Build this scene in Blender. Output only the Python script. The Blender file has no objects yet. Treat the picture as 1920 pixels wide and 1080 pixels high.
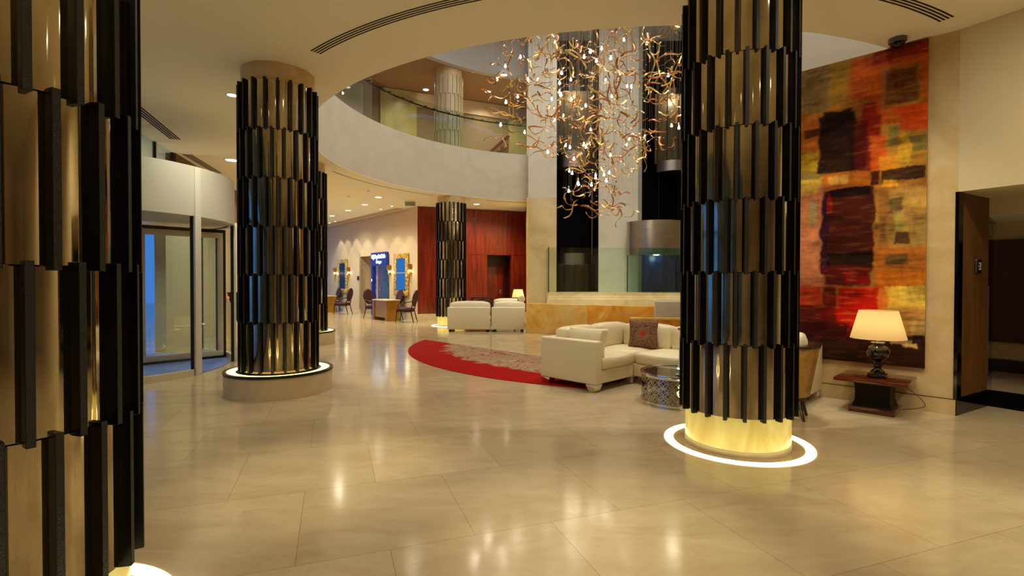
import bpy, bmesh, math, random
from math import sin, cos, pi, radians as R, atan2, hypot
from mathutils import Vector, Matrix, noise

random.seed(7)
SC = bpy.context.scene
COL = SC.collection

# ------------------------------------------------------------------ camera, world, exposure
cam_d = bpy.data.cameras.new('camera')
cam_d.sensor_width = 36.0
cam_d.lens = 951.5 * 36.0 / 1920.0
cam_d.shift_y = -1.0 / 1920.0
cam_d.clip_start, cam_d.clip_end = 0.05, 200
cam = bpy.data.objects.new('camera', cam_d)
COL.objects.link(cam)
cam.location = (0, 0, 1.447)
cam.rotation_euler = (Matrix.Rotation(R(90) - 0.013, 4, 'X') @ Matrix.Rotation(0.0014, 4, 'Z')).to_euler()
SC.camera = cam

SC.view_settings.view_transform = 'Standard'
SC.view_settings.look = 'None'
SC.view_settings.gamma = 1.0
SC.view_settings.exposure = 0.0
SC.view_settings.use_curve_mapping = False
SC.cycles.transparent_max_bounces = 24

world = bpy.data.worlds.new('dusk_sky')
SC.world = world
world.use_nodes = True
wb = world.node_tree.nodes['Background']
wb.inputs[0].default_value = (0.10, 0.30, 0.85, 1)
wb.inputs[1].default_value = 1.1

ZC = 4.14                      # ground floor ceiling
Z2 = 5.70                      # gallery floor
Z3 = 8.30                      # gallery ceiling
Z4 = 10.2                      # roof over the void
VC = (1.90, 11.36)             # centre of the round void
VR = 5.98

WARM = (1.0, 0.95, 0.69)
SOFT = (1.0, 0.89, 0.66)
COOL = (1.0, 0.98, 0.85)


def lamp(kind, name, loc, energy, color, aim=None, **kw):
    d = bpy.data.lights.new(name, kind)
    d.energy = energy
    d.color = color
    for k, v in kw.items():
        setattr(d, k, v)
    o = bpy.data.objects.new(name, d)
    COL.objects.link(o)
    o.location = loc
    if aim is not None:
        o.rotation_euler = (Vector(aim) - Vector(loc)).to_track_quat('-Z', 'Y').to_euler()
    return o


KL = 0.35                      # power scale shared by downlights and added fill spots


def spot(x, y, p=500, ang=120, blend=0.9, z=ZC - 0.03, color=WARM, aim=None, size=0.05):
    return lamp('SPOT', 'downlight_and_fill', (x, y, z), p * KL, color, aim or (x, y, 0),
                spot_size=R(ang), spot_blend=blend, shadow_soft_size=size)


# tight pools on the polished floor near the camera
for x, y in ((-1.38, 3.78), (0.50, 2.98), (2.75, 3.15)):
    spot(x, y, 950, 34, 1.0, color=(1.0, 0.92, 0.60))
# wide downlights of the ground floor, with unseen ones added for fill
WIDE = [(-4.07, 7.41), (-6.0, 11.4), (-4.58, 13.38), (-4.32, 16.42), (-5.22, 18.03), (-6.3, 19.52), (-7.48, 21.11),
        (-1.25, 17.87), (-3.6, 4.3), (-1.0, 0.6), (1.5, 0.6), (3.6, 1.4), (3.2, -1.6), (-0.5, -2.2), (-3.2, -0.8),
        (-7.6, 16.0), (-9.0, 19.0), (-9.6, 22.5), (-0.2, 17.9), (-2.0, 5.1), (2.6, 3.6), (5.1, 3.0)]
spot(3.4, 3.4, 330, 110, 1.0, aim=(5.2, 4.6, 1.6))  # two fill spots added to brighten the right plaster wall
spot(4.2, 2.0, 260, 110, 1.0, aim=(5.8, 3.6, 1.6))
for x, y in ((2.7, 6.2), (3.5, 6.0)):  # unseen roof spots added to brighten the wall above the painting
    spot(x, y, 2200, 90, 1.0, z=Z4 - 0.1, color=COOL, aim=(4.1, 6.15, 5.5))
for x, y in WIDE:
    spot(x, y, 640 if y > 11 else 420 if y > 5.2 or y < 0 else 210, 150, 1.0)
# fill spots added at the void rim to light sofas, rug and painting
for x, y, ax, ay, az, p in ((0.2, 4.9, 1.3, 7.6, .3, 250), (2.9, 4.9, 3.9, 5.8, 2.1, 220), (3.3, 4.4, 4.1, 6.1, 1.4, 130)):
    spot(x, y, p, 70, 0.9, aim=(ax, ay, az))
# wall washers along the cream wall with the two gilt mirrors
for x, y in ((-4.34, 18.35), (-4.95, 19.16), (-5.9, 20.35), (-6.7, 21.35), (-7.4, 22.3), (-8.04, 23.1), (-8.53, 23.74)):
    spot(x, y, 170, 75, 0.25)
# light inside the round void: unseen area light and spot ring added under the roof
lamp('AREA', 'void_fill_light', (1.9, 11.36, Z4 - 0.15), 330, (1.0, 0.97, 0.83), (1.9, 11.36, 0), shape='DISK', size=7.0)
for a in range(0, 360, 45):
    spot(VC[0] + 4.2 * cos(R(a)), VC[1] + 4.2 * sin(R(a)), 300, 110, 0.9, z=Z4 - 0.1, color=COOL)
# gallery ceiling downlights (seen glaring through the void)
for x, y in ((-1.29, 16.61 + .9), (-0.29, 17.6), (-0.88, 18.9), (-3.4, 17.3), (-4.6, 15.5), (0.2, 18.9)):
    spot(x, y, 270, 150, 1.0, z=Z3 - 0.06, color=SOFT)
for x, ax in ((0.8, 1.2), (2.6, 3.0), (3.9, 4.2)):  # spots added high in the void to brighten onyx wall and lift lobby
    spot(x, 13.2, 2600, 50, 1.0, z=Z4 - 0.1, color=WARM, aim=(ax, 14.6, 0.8))
# corridor beyond the opening on the right
spot(8.2, 8.1, 160, 110, 0.8, z=2.45)
spot(6.15, 6.2, 14, 120, 0.8, z=2.18)
# fill lamps added outside the entrance and inside the door drum
lamp('POINT', 'porch_fill', (-9.6, 10.2, 3.3), 150, (1.0, 0.88, 0.66), shadow_soft_size=0.2)
lamp('SPOT', 'drum_fill', (-6.65, 8.5, 2.4), 130, (1.0, 0.88, 0.66), (-6.65, 8.5, 0), spot_size=R(150), spot_blend=1.0, shadow_soft_size=0.1)


# ------------------------------------------------------------------ materials
def srgb(*c):
    return tuple(((v / 255.0) / 12.92 if v / 255.0 <= 0.04045 else ((v / 255.0 + 0.055) / 1.055) ** 2.4) for v in c) + (1.0,)


def newmat(name):
    m = bpy.data.materials.new(name)
    m.use_nodes = True
    nt = m.node_tree
    return m, nt, nt.nodes['Principled BSDF']


def mat(name, col, rough=0.5, metal=0.0, spec=0.5, var=0.0, scale=6.0, bump=0.0, bscale=60.0, coat=0.0, emit=None, estr=0.0,
        col2=None, stretch=(1, 1, 1), detail=4.0):
    m, nt, b = newmat(name)
    N, L = nt.nodes, nt.links
    c = srgb(*col) if max(col) > 1 else tuple(col) + (1.0,)
    b.inputs['Base Color'].default_value = c
    b.inputs['Roughness'].default_value = rough
    b.inputs['Metallic'].default_value = metal
    b.inputs['Specular IOR Level'].default_value = spec
    b.inputs['Coat Weight'].default_value = coat
    b.inputs['Coat Roughness'].default_value = 0.05
    tc = N.new('ShaderNodeTexCoord')
    mp = N.new('ShaderNodeMapping')
    mp.inputs['Scale'].default_value = stretch
    L.new(tc.outputs['Object'], mp.inputs[0])
    if var or col2:
        nz = N.new('ShaderNodeTexNoise')
        nz.inputs['Scale'].default_value = scale
        nz.inputs['Detail'].default_value = detail
        L.new(mp.outputs[0], nz.inputs[0])
        cr = N.new('ShaderNodeValToRGB')
        cr.color_ramp.elements[0].position = 0.3
        cr.color_ramp.elements[1].position = 0.7
        if col2:
            c2 = srgb(*col2) if max(col2) > 1 else tuple(col2) + (1.0,)
        else:
            c2 = tuple(v * (1 - var) for v in c[:3]) + (1,)
        cr.color_ramp.elements[0].color = c2
        cr.color_ramp.elements[1].color = c
        L.new(nz.outputs[0], cr.inputs[0])
        L.new(cr.outputs[0], b.inputs['Base Color'])
    if bump:
        nb = N.new('ShaderNodeTexNoise')
        nb.inputs['Scale'].default_value = bscale
        nb.inputs['Detail'].default_value = 3
        L.new(tc.outputs['Object'], nb.inputs[0])
        bp = N.new('ShaderNodeBump')
        bp.inputs['Strength'].default_value = bump
        bp.inputs['Distance'].default_value = 0.01
        L.new(nb.outputs[0], bp.inputs['Height'])
        L.new(bp.outputs[0], b.inputs['Normal'])
    if emit:
        b.inputs['Emission Color'].default_value = tuple(emit) + (1.0,)
        b.inputs['Emission Strength'].default_value = estr
    return m


def glass(name, tint=(0.8, 0.95, 0.9), gloss=1.0):
    m = bpy.data.materials.new(name)
    m.use_nodes = True
    nt = m.node_tree
    N, L = nt.nodes, nt.links
    N.remove(N['Principled BSDF'])
    out = N['Material Output']
    t = N.new('ShaderNodeBsdfTransparent')
    t.inputs[0].default_value = tuple(tint) + (1,)
    g = N.new('ShaderNodeBsdfGlossy')
    g.inputs['Roughness'].default_value = 0.01
    ge = N.new('ShaderNodeNewGeometry')
    dt = N.new('ShaderNodeVectorMath')
    dt.operation = 'DOT_PRODUCT'
    L.new(ge.outputs['Incoming'], dt.inputs[0])
    L.new(ge.outputs['Normal'], dt.inputs[1])
    prev = dt.outputs['Value']
    for op, v in (('ABSOLUTE', None), ('SUBTRACT', 1.0), ('POWER', 5.0), ('MULTIPLY', 0.9), ('ADD', 0.045)):
        q = N.new('ShaderNodeMath')
        q.operation = op
        if op == 'SUBTRACT':
            q.inputs[0].default_value = v
            L.new(prev, q.inputs[1])
        else:
            L.new(prev, q.inputs[0])
            if v is not None:
                q.inputs[1].default_value = v
        prev = q.outputs[0]
    mu = N.new('ShaderNodeMath')
    mu.operation = 'MULTIPLY'
    mu.inputs[1].default_value = gloss
    mx = N.new('ShaderNodeMixShader')
    L.new(prev, mu.inputs[0])
    L.new(mu.outputs[0], mx.inputs[0])
    L.new(t.outputs[0], mx.inputs[1])
    L.new(g.outputs[0], mx.inputs[2])
    L.new(mx.outputs[0], out.inputs[0])
    return m


def floor_material():
    m, nt, b = newmat('polished_marble_floor')
    N, L = nt.nodes, nt.links
    tc = N.new('ShaderNodeTexCoord')
    mp = N.new('ShaderNodeMapping')
    mp.vector_type = 'TEXTURE'
    mp.inputs['Rotation'].default_value = (0, 0, R(19.5))
    L.new(tc.outputs['Object'], mp.inputs[0])
    ad = N.new('ShaderNodeVectorMath')
    ad.operation = 'ADD'
    ad.inputs[1].default_value = (-0.29 + 0.945 * 20, -2.775 + 0.967 * 40, 0)
    L.new(mp.outputs[0], ad.inputs[0])
    br = N.new('ShaderNodeTexBrick')
    br.offset = 0.5
    br.inputs['Scale'].default_value = 1.0
    br.inputs['Mortar Size'].default_value = 0.002
    br.inputs['Mortar Smooth'].default_value = 0.6
    br.inputs['Brick Width'].default_value = 0.945
    br.inputs['Row Height'].default_value = 0.967
    br.inputs['Color1'].default_value = (0.0, 0, 0, 1)
    br.inputs['Color2'].default_value = (1.0, 1, 1, 1)
    L.new(ad.outputs[0], br.inputs[0])
    n1 = N.new('ShaderNodeTexNoise')
    n1.inputs['Scale'].default_value = 1.6
    n1.inputs['Detail'].default_value = 8
    n1.inputs['Roughness'].default_value = 0.62
    n1.inputs['Distortion'].default_value = 0.8
    st = N.new('ShaderNodeMapping')
    st.inputs['Scale'].default_value = (1.0, 2.6, 1)
    st.inputs['Rotation'].default_value = (0, 0, R(-10))
    L.new(tc.outputs['Object'], st.inputs[0])
    L.new(st.outputs[0], n1.inputs[0])
    cr = N.new('ShaderNodeValToRGB')
    e = cr.color_ramp.elements
    e[0].position, e[0].color = 0.25, srgb(180, 155, 121)
    e[1].position, e[1].color = 0.8, srgb(204, 182, 148)
    x = cr.color_ramp.elements.new(0.5)
    x.color = srgb(192, 169, 134)
    L.new(n1.outputs[0], cr.inputs[0])
    # whole tiles differ a little in tone
    hs = N.new('ShaderNodeMix')
    hs.data_type = 'RGBA'
    hs.blend_type = 'MULTIPLY'
    hs.inputs[0].default_value = 1.0
    tr = N.new('ShaderNodeMapRange')
    tr.inputs[3].default_value = 0.93
    tr.inputs[4].default_value = 1.04
    L.new(br.outputs['Color'], tr.inputs[0])
    L.new(cr.outputs[0], hs.inputs[6])
    L.new(tr.outputs[0], hs.inputs[7])
    # thin veins
    vn = N.new('ShaderNodeTexNoise')
    vn.inputs['Scale'].default_value = 2.2
    vn.inputs['Detail'].default_value = 7
    vn.inputs['Distortion'].default_value = 1.6
    L.new(tc.outputs['Object'], vn.inputs[0])
    vr = N.new('ShaderNodeValToRGB')
    ve = vr.color_ramp.elements
    ve[0].position, ve[0].color = 0.492, (0, 0, 0, 1)
    ve[1].position, ve[1].color = 0.508, (0, 0, 0, 1)
    vm = vr.color_ramp.elements.new(0.5)
    vm.color = (0.16, 0.16, 0.16, 1)
    L.new(vn.outputs[0], vr.inputs[0])
    m2 = N.new('ShaderNodeMix')
    m2.data_type = 'RGBA'
    m2.inputs[7].default_value = srgb(160, 122, 84)
    L.new(vr.outputs[0], m2.inputs[0])
    L.new(hs.outputs[2], m2.inputs[6])
    # joints
    m3 = N.new('ShaderNodeMix')
    m3.data_type = 'RGBA'
    m3.inputs[7].default_value = srgb(120, 92, 60)
    jf = N.new('ShaderNodeMath')
    jf.operation = 'MULTIPLY'
    jf.inputs[1].default_value = 0.75
    L.new(br.outputs['Fac'], jf.inputs[0])
    L.new(jf.outputs[0], m3.inputs[0])
    L.new(m2.outputs[2], m3.inputs[6])
    L.new(m3.outputs[2], b.inputs['Base Color'])
    rn = N.new('ShaderNodeTexNoise')
    rn.inputs['Scale'].default_value = 3.0
    rn.inputs['Detail'].default_value = 5
    L.new(tc.outputs['Object'], rn.inputs[0])
    rr = N.new('ShaderNodeMapRange')
    rr.inputs[3].default_value = 0.07
    rr.inputs[4].default_value = 0.20
    L.new(rn.outputs[0], rr.inputs[0])
    L.new(rr.outputs[0], b.inputs['Roughness'])
    b.inputs['Specular IOR Level'].default_value = 0.5
    return m


def wood(name, c1, c2, rough=0.3, scale=2.0, stretch=(9, 9, 0.7), coat=0.0):
    m, nt, b = newmat(name)
    N, L = nt.nodes, nt.links
    tc = N.new('ShaderNodeTexCoord')
    mp = N.new('ShaderNodeMapping')
    mp.inputs['Scale'].default_value = stretch
    L.new(tc.outputs['Object'], mp.inputs[0])
    nz = N.new('ShaderNodeTexNoise')
    nz.inputs['Scale'].default_value = scale
    nz.inputs['Detail'].default_value = 8
    nz.inputs['Distortion'].default_value = 0.5
    L.new(mp.outputs[0], nz.inputs[0])
    cr = N.new('ShaderNodeValToRGB')
    cr.color_ramp.elements[0].position = 0.35
    cr.color_ramp.elements[1].position = 0.68
    cr.color_ramp.elements[0].color = srgb(*c1)
    cr.color_ramp.elements[1].color = srgb(*c2)
    L.new(nz.outputs[0], cr.inputs[0])
    L.new(cr.outputs[0], b.inputs['Base Color'])
    b.inputs['Roughness'].default_value = rough
    b.inputs['Coat Weight'].default_value = coat
    return m


def stone(name, cols, scale=1.5, rough=0.3, block=None, joint=(0.5, 0.42, 0.3), dist=1.2, rot=(0, 0, 0), detail=7):
    """veined stone; block=(w,h) draws fine joints in local x,z"""
    m, nt, b = newmat(name)
    N, L = nt.nodes, nt.links
    tc = N.new('ShaderNodeTexCoord')
    nz = N.new('ShaderNodeTexNoise')
    nz.inputs['Scale'].default_value = scale
    nz.inputs['Detail'].default_value = detail
    nz.inputs['Roughness'].default_value = 0.6
    nz.inputs['Distortion'].default_value = dist
    L.new(tc.outputs['Object'], nz.inputs[0])
    cr = N.new('ShaderNodeValToRGB')
    n = len(cols)
    cr.color_ramp.elements[0].position = 0.28
    cr.color_ramp.elements[1].position = 0.72
    cr.color_ramp.elements[0].color = srgb(*cols[0])
    cr.color_ramp.elements[1].color = srgb(*cols[-1])
    for i in range(1, n - 1):
        e = cr.color_ramp.elements.new(0.28 + 0.44 * i / (n - 1))
        e.color = srgb(*cols[i])
    L.new(nz.outputs[0], cr.inputs[0])
    src = cr.outputs[0]
    if block:
        mp = N.new('ShaderNodeMapping')
        mp.inputs['Rotation'].default_value = (R(90), 0, 0)
        L.new(tc.outputs['Object'], mp.inputs[0])
        br = N.new('ShaderNodeTexBrick')
        br.offset = 0.0
        br.inputs['Scale'].default_value = 1
        br.inputs['Mortar Size'].default_value = 0.003
        br.inputs['Brick Width'].default_value = block[0]
        br.inputs['Row Height'].default_value = block[1]
        L.new(mp.outputs[0], br.inputs[0])
        mx = N.new('ShaderNodeMix')
        mx.data_type = 'RGBA'
        mx.inputs[7].default_value = tuple(joint) + (1,)
        sc = N.new('ShaderNodeMath')
        sc.operation = 'MULTIPLY'
        sc.inputs[1].default_value = 0.4
        L.new(br.outputs['Fac'], sc.inputs[0])
        L.new(sc.outputs[0], mx.inputs[0])
        L.new(src, mx.inputs[6])
        src = mx.outputs[2]
    L.new(src, b.inputs['Base Color'])
    b.inputs['Roughness'].default_value = rough
    return m


def rug_material(cx, cy, r):
    m, nt, b = newmat('patterned_rug')
    N, L = nt.nodes, nt.links
    tc = N.new('ShaderNodeTexCoord')
    # swirled wool pattern
    w = N.new('ShaderNodeTexNoise')
    w.inputs['Scale'].default_value = 1.1
    w.inputs['Detail'].default_value = 2
    L.new(tc.outputs['Object'], w.inputs[0])
    mul = N.new('ShaderNodeVectorMath')
    mul.operation = 'SCALE'
    mul.inputs['Scale'].default_value = 2.2
    L.new(w.outputs['Color'], mul.inputs[0])
    add = N.new('ShaderNodeVectorMath')
    add.operation = 'ADD'
    L.new(tc.outputs['Object'], add.inputs[0])
    L.new(mul.outputs[0], add.inputs[1])
    sw_ = N.new('ShaderNodeTexNoise')
    sw_.inputs['Scale'].default_value = 1.5
    sw_.inputs['Detail'].default_value = 2.5
    sw_.inputs['Distortion'].default_value = 2.2
    L.new(add.outputs[0], sw_.inputs[0])
    cr = N.new('ShaderNodeValToRGB')
    cr.color_ramp.interpolation = 'CONSTANT'
    pal = [(0.0, (128, 66, 54)), (0.34, (160, 130, 108)), (0.41, (178, 138, 104)), (0.46, (146, 126, 110)), (0.5, (150, 74, 58)), (0.54, (178, 144, 108)),
           (0.59, (136, 120, 106)), (0.65, (190, 164, 136))]
    cr.color_ramp.elements[0].color = srgb(*pal[0][1])
    cr.color_ramp.elements[1].position = pal[1][0]
    cr.color_ramp.elements[1].color = srgb(*pal[1][1])
    for p, c in pal[2:]:
        e = cr.color_ramp.elements.new(p)
        e.color = srgb(*c)
    L.new(sw_.outputs[0], cr.inputs[0])
    # radial border
    sb = N.new('ShaderNodeVectorMath')
    sb.operation = 'SUBTRACT'
    sb.inputs[1].default_value = (cx, cy, 0)
    L.new(tc.outputs['Object'], sb.inputs[0])
    ln = N.new('ShaderNodeVectorMath')
    ln.operation = 'LENGTH'
    L.new(sb.outputs[0], ln.inputs[0])
    en = N.new('ShaderNodeTexNoise')
    en.inputs['Scale'].default_value = 3.5
    en.inputs['Detail'].default_value = 6
    L.new(tc.outputs['Object'], en.inputs[0])
    ma = N.new('ShaderNodeMath')
    ma.operation = 'MULTIPLY_ADD'
    ma.inputs[1].default_value = 0.75
    L.new(en.outputs[0], ma.inputs[0])
    L.new(ln.outputs['Value'], ma.inputs[2])
    mr = N.new('ShaderNodeMapRange')
    mr.inputs[1].default_value = r - 0.46
    mr.inputs[2].default_value = r - 0.36
    L.new(ma.outputs[0], mr.inputs[0])
    mx = N.new('ShaderNodeMix')
    mx.data_type = 'RGBA'
    mx.inputs[7].default_value = srgb(158, 16, 14)
    L.new(mr.outputs[0], mx.inputs[0])
    L.new(cr.outputs[0], mx.inputs[6])
    L.new(mx.outputs[2], b.inputs['Base Color'])
    b.inputs['Roughness'].default_value = 0.95
    b.inputs['Specular IOR Level'].default_value = 0.1
    return m


def attr_mat(name, rough=0.45, bump=0.25):
    m, nt, b = newmat(name)
    N, L = nt.nodes, nt.links
    a = N.new('ShaderNodeVertexColor')
    a.layer_name = 'pigment'
    tc = N.new('ShaderNodeTexCoord')
    nz = N.new('ShaderNodeTexNoise')
    nz.inputs['Scale'].default_value = 22
    nz.inputs['Detail'].default_value = 6
    L.new(tc.outputs['Object'], nz.inputs[0])
    mr = N.new('ShaderNodeMapRange')
    mr.inputs[1].default_value = 0.3
    mr.inputs[2].default_value = 0.7
    mr.inputs[3].default_value = 0.9
    mr.inputs[4].default_value = 1.08
    L.new(nz.outputs[0], mr.inputs[0])
    mx = N.new('ShaderNodeMix')
    mx.data_type = 'RGBA'
    mx.blend_type = 'MULTIPLY'
    mx.inputs[0].default_value = 1
    L.new(a.outputs[0], mx.inputs[6])
    L.new(mr.outputs[0], mx.inputs[7])
    L.new(mx.outputs[2], b.inputs['Base Color'])
    bp = N.new('ShaderNodeBump')
    bp.inputs['Strength'].default_value = bump
    bp.inputs['Distance'].default_value = 0.004
    L.new(nz.outputs[0], bp.inputs['Height'])
    L.new(bp.outputs[0], b.inputs['Normal'])
    b.inputs['Roughness'].default_value = rough
    b.inputs['Specular IOR Level'].default_value = 0.08
    return m


M = {}
M['ceiling'] = mat('ceiling_paint', (246, 238, 214), 0.8, spec=0.2)
M['band'] = stone('plaster_band', [(204, 196, 182), (212, 204, 190), (218, 211, 198)], 1.2, 0.6)
M['white_stone'] = stone('white_stone', [(206, 200, 186), (216, 211, 198), (224, 219, 208)], 0.9, 0.35, block=(0.9, 1.2))
M['beige_stone'] = stone('beige_stone', [(198, 172, 124), (216, 194, 150), (228, 210, 170)], 1.0, 0.3)
M['wall_marble'] = stone('cream_marble_wall', [(190, 156, 108), (206, 174, 126), (216, 190, 144)], 1.3, 0.35, block=(0.95, 1.0), dist=2.0)
M['plaster'] = mat('cream_plaster', (214, 196, 160), 0.8, spec=0.2)
M['cream_wall'] = mat('cream_painted_wall', (214, 190, 158), 0.7, spec=0.25)
M['steps'] = stone('striped_marble', [(206, 180, 130), (226, 208, 166), (236, 222, 188)], 1.4, 0.25)
M['onyx'] = stone('honey_onyx', [(226, 158, 52), (242, 192, 92), (248, 212, 124), (250, 228, 165)], 0.9, 0.2, dist=2.6, block=(1.55, 0.42), joint=(0.8, 0.62, 0.3))
M['onyx_dark'] = stone('amber_onyx', [(222, 130, 22), (240, 166, 48), (248, 186, 76), (250, 230, 172)], 0.8, 0.2, dist=3.0, block=(1.3, 0.8), joint=(0.8, 0.62, 0.3))
M['cherry'] = wood('cherry_panelling', (98, 20, 6), (148, 46, 16), 0.32, 1.6, (7, 7, 0.5), 0.15)
M['dark_wood_panel'] = wood('dark_red_panel', (46, 6, 4), (66, 12, 8), 0.3)
M['door_wood'] = wood('brown_door', (84, 30, 10), (112, 48, 18), 0.35)
M['brown_panel'] = wood('tan_veneer', (104, 64, 24), (122, 80, 36), 0.5, 2.0, (6, 6, 0.4))
M['table_wood'] = wood('mahogany', (66, 22, 10), (108, 46, 22), 0.22, 2.5, (3, 14, 14), 0.4)
M['chair_wood'] = mat('espresso_wood', (38, 16, 10), 0.3, coat=0.3)
M['black_gloss'] = mat('black_gloss', (7, 5, 5), 0.12, spec=0.5)
M['black_matte'] = mat('black_shaft', (4, 4, 4), 0.6, spec=0.1)
M['black_metal'] = mat('black_frame', (18, 14, 12), 0.35)
M['steel'] = mat('brushed_steel', (190, 184, 176), 0.28, 1.0, var=0.15, scale=3, stretch=(1, 1, 12))
M['door_metal'] = mat('champagne_aluminium', (212, 198, 172), 0.45, 0.3, var=0.05, scale=2)
M['fascia'] = mat('satin_aluminium', (218, 217, 208), 0.42, 0.25, var=0.06, scale=1)
M['chrome'] = mat('chrome', (225, 222, 215), 0.06, 1.0)
M['bronze'] = mat('bronze_mirror', (216, 202, 170), 0.07, 1.0, col2=(158, 142, 112), scale=4, stretch=(1, 1, 0.4), bump=0.08, bscale=4)
M['fin_side'] = mat('black_lacquer', (7, 5, 5), 0.3, spec=0.25)
M['fin_face'] = mat('pebbled_black_leather', (40, 32, 28), 0.5, spec=0.45, col2=(5, 3, 3), scale=190, bump=0.8, bscale=210, detail=2)
M['cap'] = stone('column_stone', [(196, 160, 112), (210, 178, 130), (222, 194, 150)], 1.5, 0.5)
M['plinth'] = stone('plinth_stone', [(200, 174, 134), (212, 188, 148), (222, 200, 164)], 1.6, 0.35)
M['ring_glow'] = mat('light_ring', (255, 240, 170), 0.5, emit=(1.0, 0.90, 0.48), estr=6.5)
M['plinth_glow'] = mat('plinth_light_ring', (255, 240, 150), 0.5, emit=(1.0, 0.86, 0.26), estr=3.2)
M['upper_tile'] = mat('ivory_cladding', (214, 196, 160), 0.35, 0.0, var=0.2, scale=3)
M['upper_tile2'] = mat('ivory_fin', (196, 170, 130), 0.4)
M['sofa'] = mat('cream_leather', (232, 216, 178), 0.42, spec=0.4, bump=0.12, bscale=9, var=0.06, scale=2)
M['sofa_far'] = mat('ivory_upholstery', (232, 222, 194), 0.6, spec=0.3)


def shade_material():
    m, nt, b = newmat('translucent_lampshade')
    N, L = nt.nodes, nt.links
    tr = N.new('ShaderNodeBsdfTranslucent')
    tr.inputs[0].default_value = (0.98, 0.76, 0.42, 1)
    mx = N.new('ShaderNodeMixShader')
    mx.inputs[0].default_value = 0.62
    b.inputs['Base Color'].default_value = srgb(238, 214, 160)
    b.inputs['Roughness'].default_value = 0.9
    L.new(b.outputs[0], mx.inputs[1])
    L.new(tr.outputs[0], mx.inputs[2])
    L.new(mx.outputs[0], N['Material Output'].inputs[0])
    return m


M['shade'] = shade_material()
M['lamp_black'] = mat('oxblood_ceramic', (20, 6, 5), 0.06, spec=0.7, coat=0.6)
M['bulb'] = mat('glowing_bulb', (255, 240, 200), 0.4, emit=(1.0, 0.86, 0.62), estr=60)
M['diffuser'] = mat('lit_downlight', (255, 250, 235), 0.4, emit=(1.0, 0.93, 0.78), estr=5)
M['trim_ring'] = mat('white_trim', (225, 215, 195), 0.4)
M['copper'] = mat('amber_copper_glass', (236, 172, 104), 0.26, 0.75, col2=(150, 78, 40), scale=3, coat=0.6)
M['gold_glass'] = mat('gold_glass', (250, 214, 130), 0.24, 0.7, var=0.25, scale=3, coat=0.6)
M['wire'] = mat('suspension_wire', (150, 140, 125), 0.4, 0.6)
M['crystal'] = mat('clear_crystal', (235, 235, 235), 0.05, 0.4, spec=1.0)
M['gilt'] = mat('gilt_mosaic', (255, 214, 80), 0.35, 0.2, col2=(120, 66, 8), scale=14, bump=0.8, bscale=16, detail=1)
M['gold_desk'] = mat('gold_leaf', (176, 126, 40), 0.35, 0.5, var=0.25, scale=3)
M['purple'] = mat('plum_velvet', (66, 16, 34), 0.8)
M['navy'] = mat('navy_panel', (18, 28, 96), 0.4, emit=(0.02, 0.04, 0.30), estr=0.35)
M['pedestal_dark'] = mat('blackened_wood', (18, 9, 7), 0.6, spec=0.2)
M['olive_interior'] = mat('olive_interior', (84, 88, 56), 0.6)
M['mint'] = mat('mint_panel', (150, 204, 180), 0.5)
M['blue_glimpses'] = mat('blue_glimpse_panel', (6, 8, 12), 0.25, col2=(24, 70, 170), scale=2.2, stretch=(5, 5, 1.2))  # blue glimpses in the cab painted as noise in the panel colour
M['letters'] = mat('lit_letters', (230, 245, 255), 0.4, emit=(0.75, 0.9, 1.0), estr=2.2)
M['daylight_blue'] = mat('entrance_mat', (92, 112, 176), 0.7)  # daylight blue on the drum floor put into the mat colour
M['mirror'] = mat('dark_mirror', (40, 90, 150), 0.03, 1.0)
M['painted_blue_reflection'] = mat('painted_reflection_glass', (14, 60, 120), 0.08, 0.2, emit=(0.02, 0.12, 0.36), estr=0.7)  # the mirror's blue reflection painted as colour and glow
M['black_glass'] = mat('black_mirror_glass', (8, 6, 8), 0.05, spec=0.4)
M['glass_green'] = glass('green_tinted_glass', (0.90, 0.965, 0.93))
M['glass_clear'] = glass('clear_glass', (0.90, 0.94, 0.90))
M['glass_teal'] = glass('teal_glass', (0.72, 0.90, 0.88))
M['glass_blue'] = glass('window_glass', (0.75, 0.85, 0.9))
M['cab_interior'] = wood('cab_interior', (70, 52, 30), (112, 88, 54), 0.35)
M['gold_leather'] = mat('gilded_leather', (190, 146, 74), 0.38, 0.25, col2=(150, 104, 44), scale=12, bump=0.4, bscale=40)
M['pillow_pat'] = None
M['slot'] = mat('vent_slot', (24, 14, 10), 0.7)
M['gallery_brown'] = mat('gallery_wall', (150, 122, 88), 0.6)
M['gallery_ceiling'] = mat('gallery_ceiling', (150, 118, 88), 0.7)
M['void_grey'] = mat('grey_plaster', (176, 172, 170), 0.7)
M['green_stone'] = stone('olive_stone', [(172, 152, 92), (192, 172, 110), (204, 186, 126)], 1.2, 0.3)
M['grey_panel'] = mat('grey_panel', (150, 150, 140), 0.5)
M['paving'] = stone('paving', [(120, 118, 116), (150, 146, 138)], 1.0, 0.5)
M['outside_wall'] = stone('sandstone', [(200, 170, 120), (216, 190, 142), (226, 204, 158)], 1.5, 0.6, block=(0.9, 0.6))
M['cord'] = mat('brown_flex', (60, 30, 16), 0.5)
M['camera_body'] = mat('grey_plastic', (90, 84, 78), 0.4)
M['red_flower'] = mat('red_petal', (150, 12, 14), 0.5)
M['burgundy'] = mat('dark_red_fabric', (56, 6, 6), 0.7)
M['shelf_dark'] = mat('charcoal_laminate', (30, 34, 48), 0.5)
M['magenta'] = mat('lit_magenta_strip', (220, 130, 240), 0.5, emit=(0.7, 0.3, 0.9), estr=1.0)
M['white_lit'] = mat('lit_white_panel', (230, 235, 255), 0.5, emit=(0.8, 0.85, 1.0), estr=1.3)
M['oval_wood'] = mat('russet_wood', (92, 34, 14), 0.3)


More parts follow.
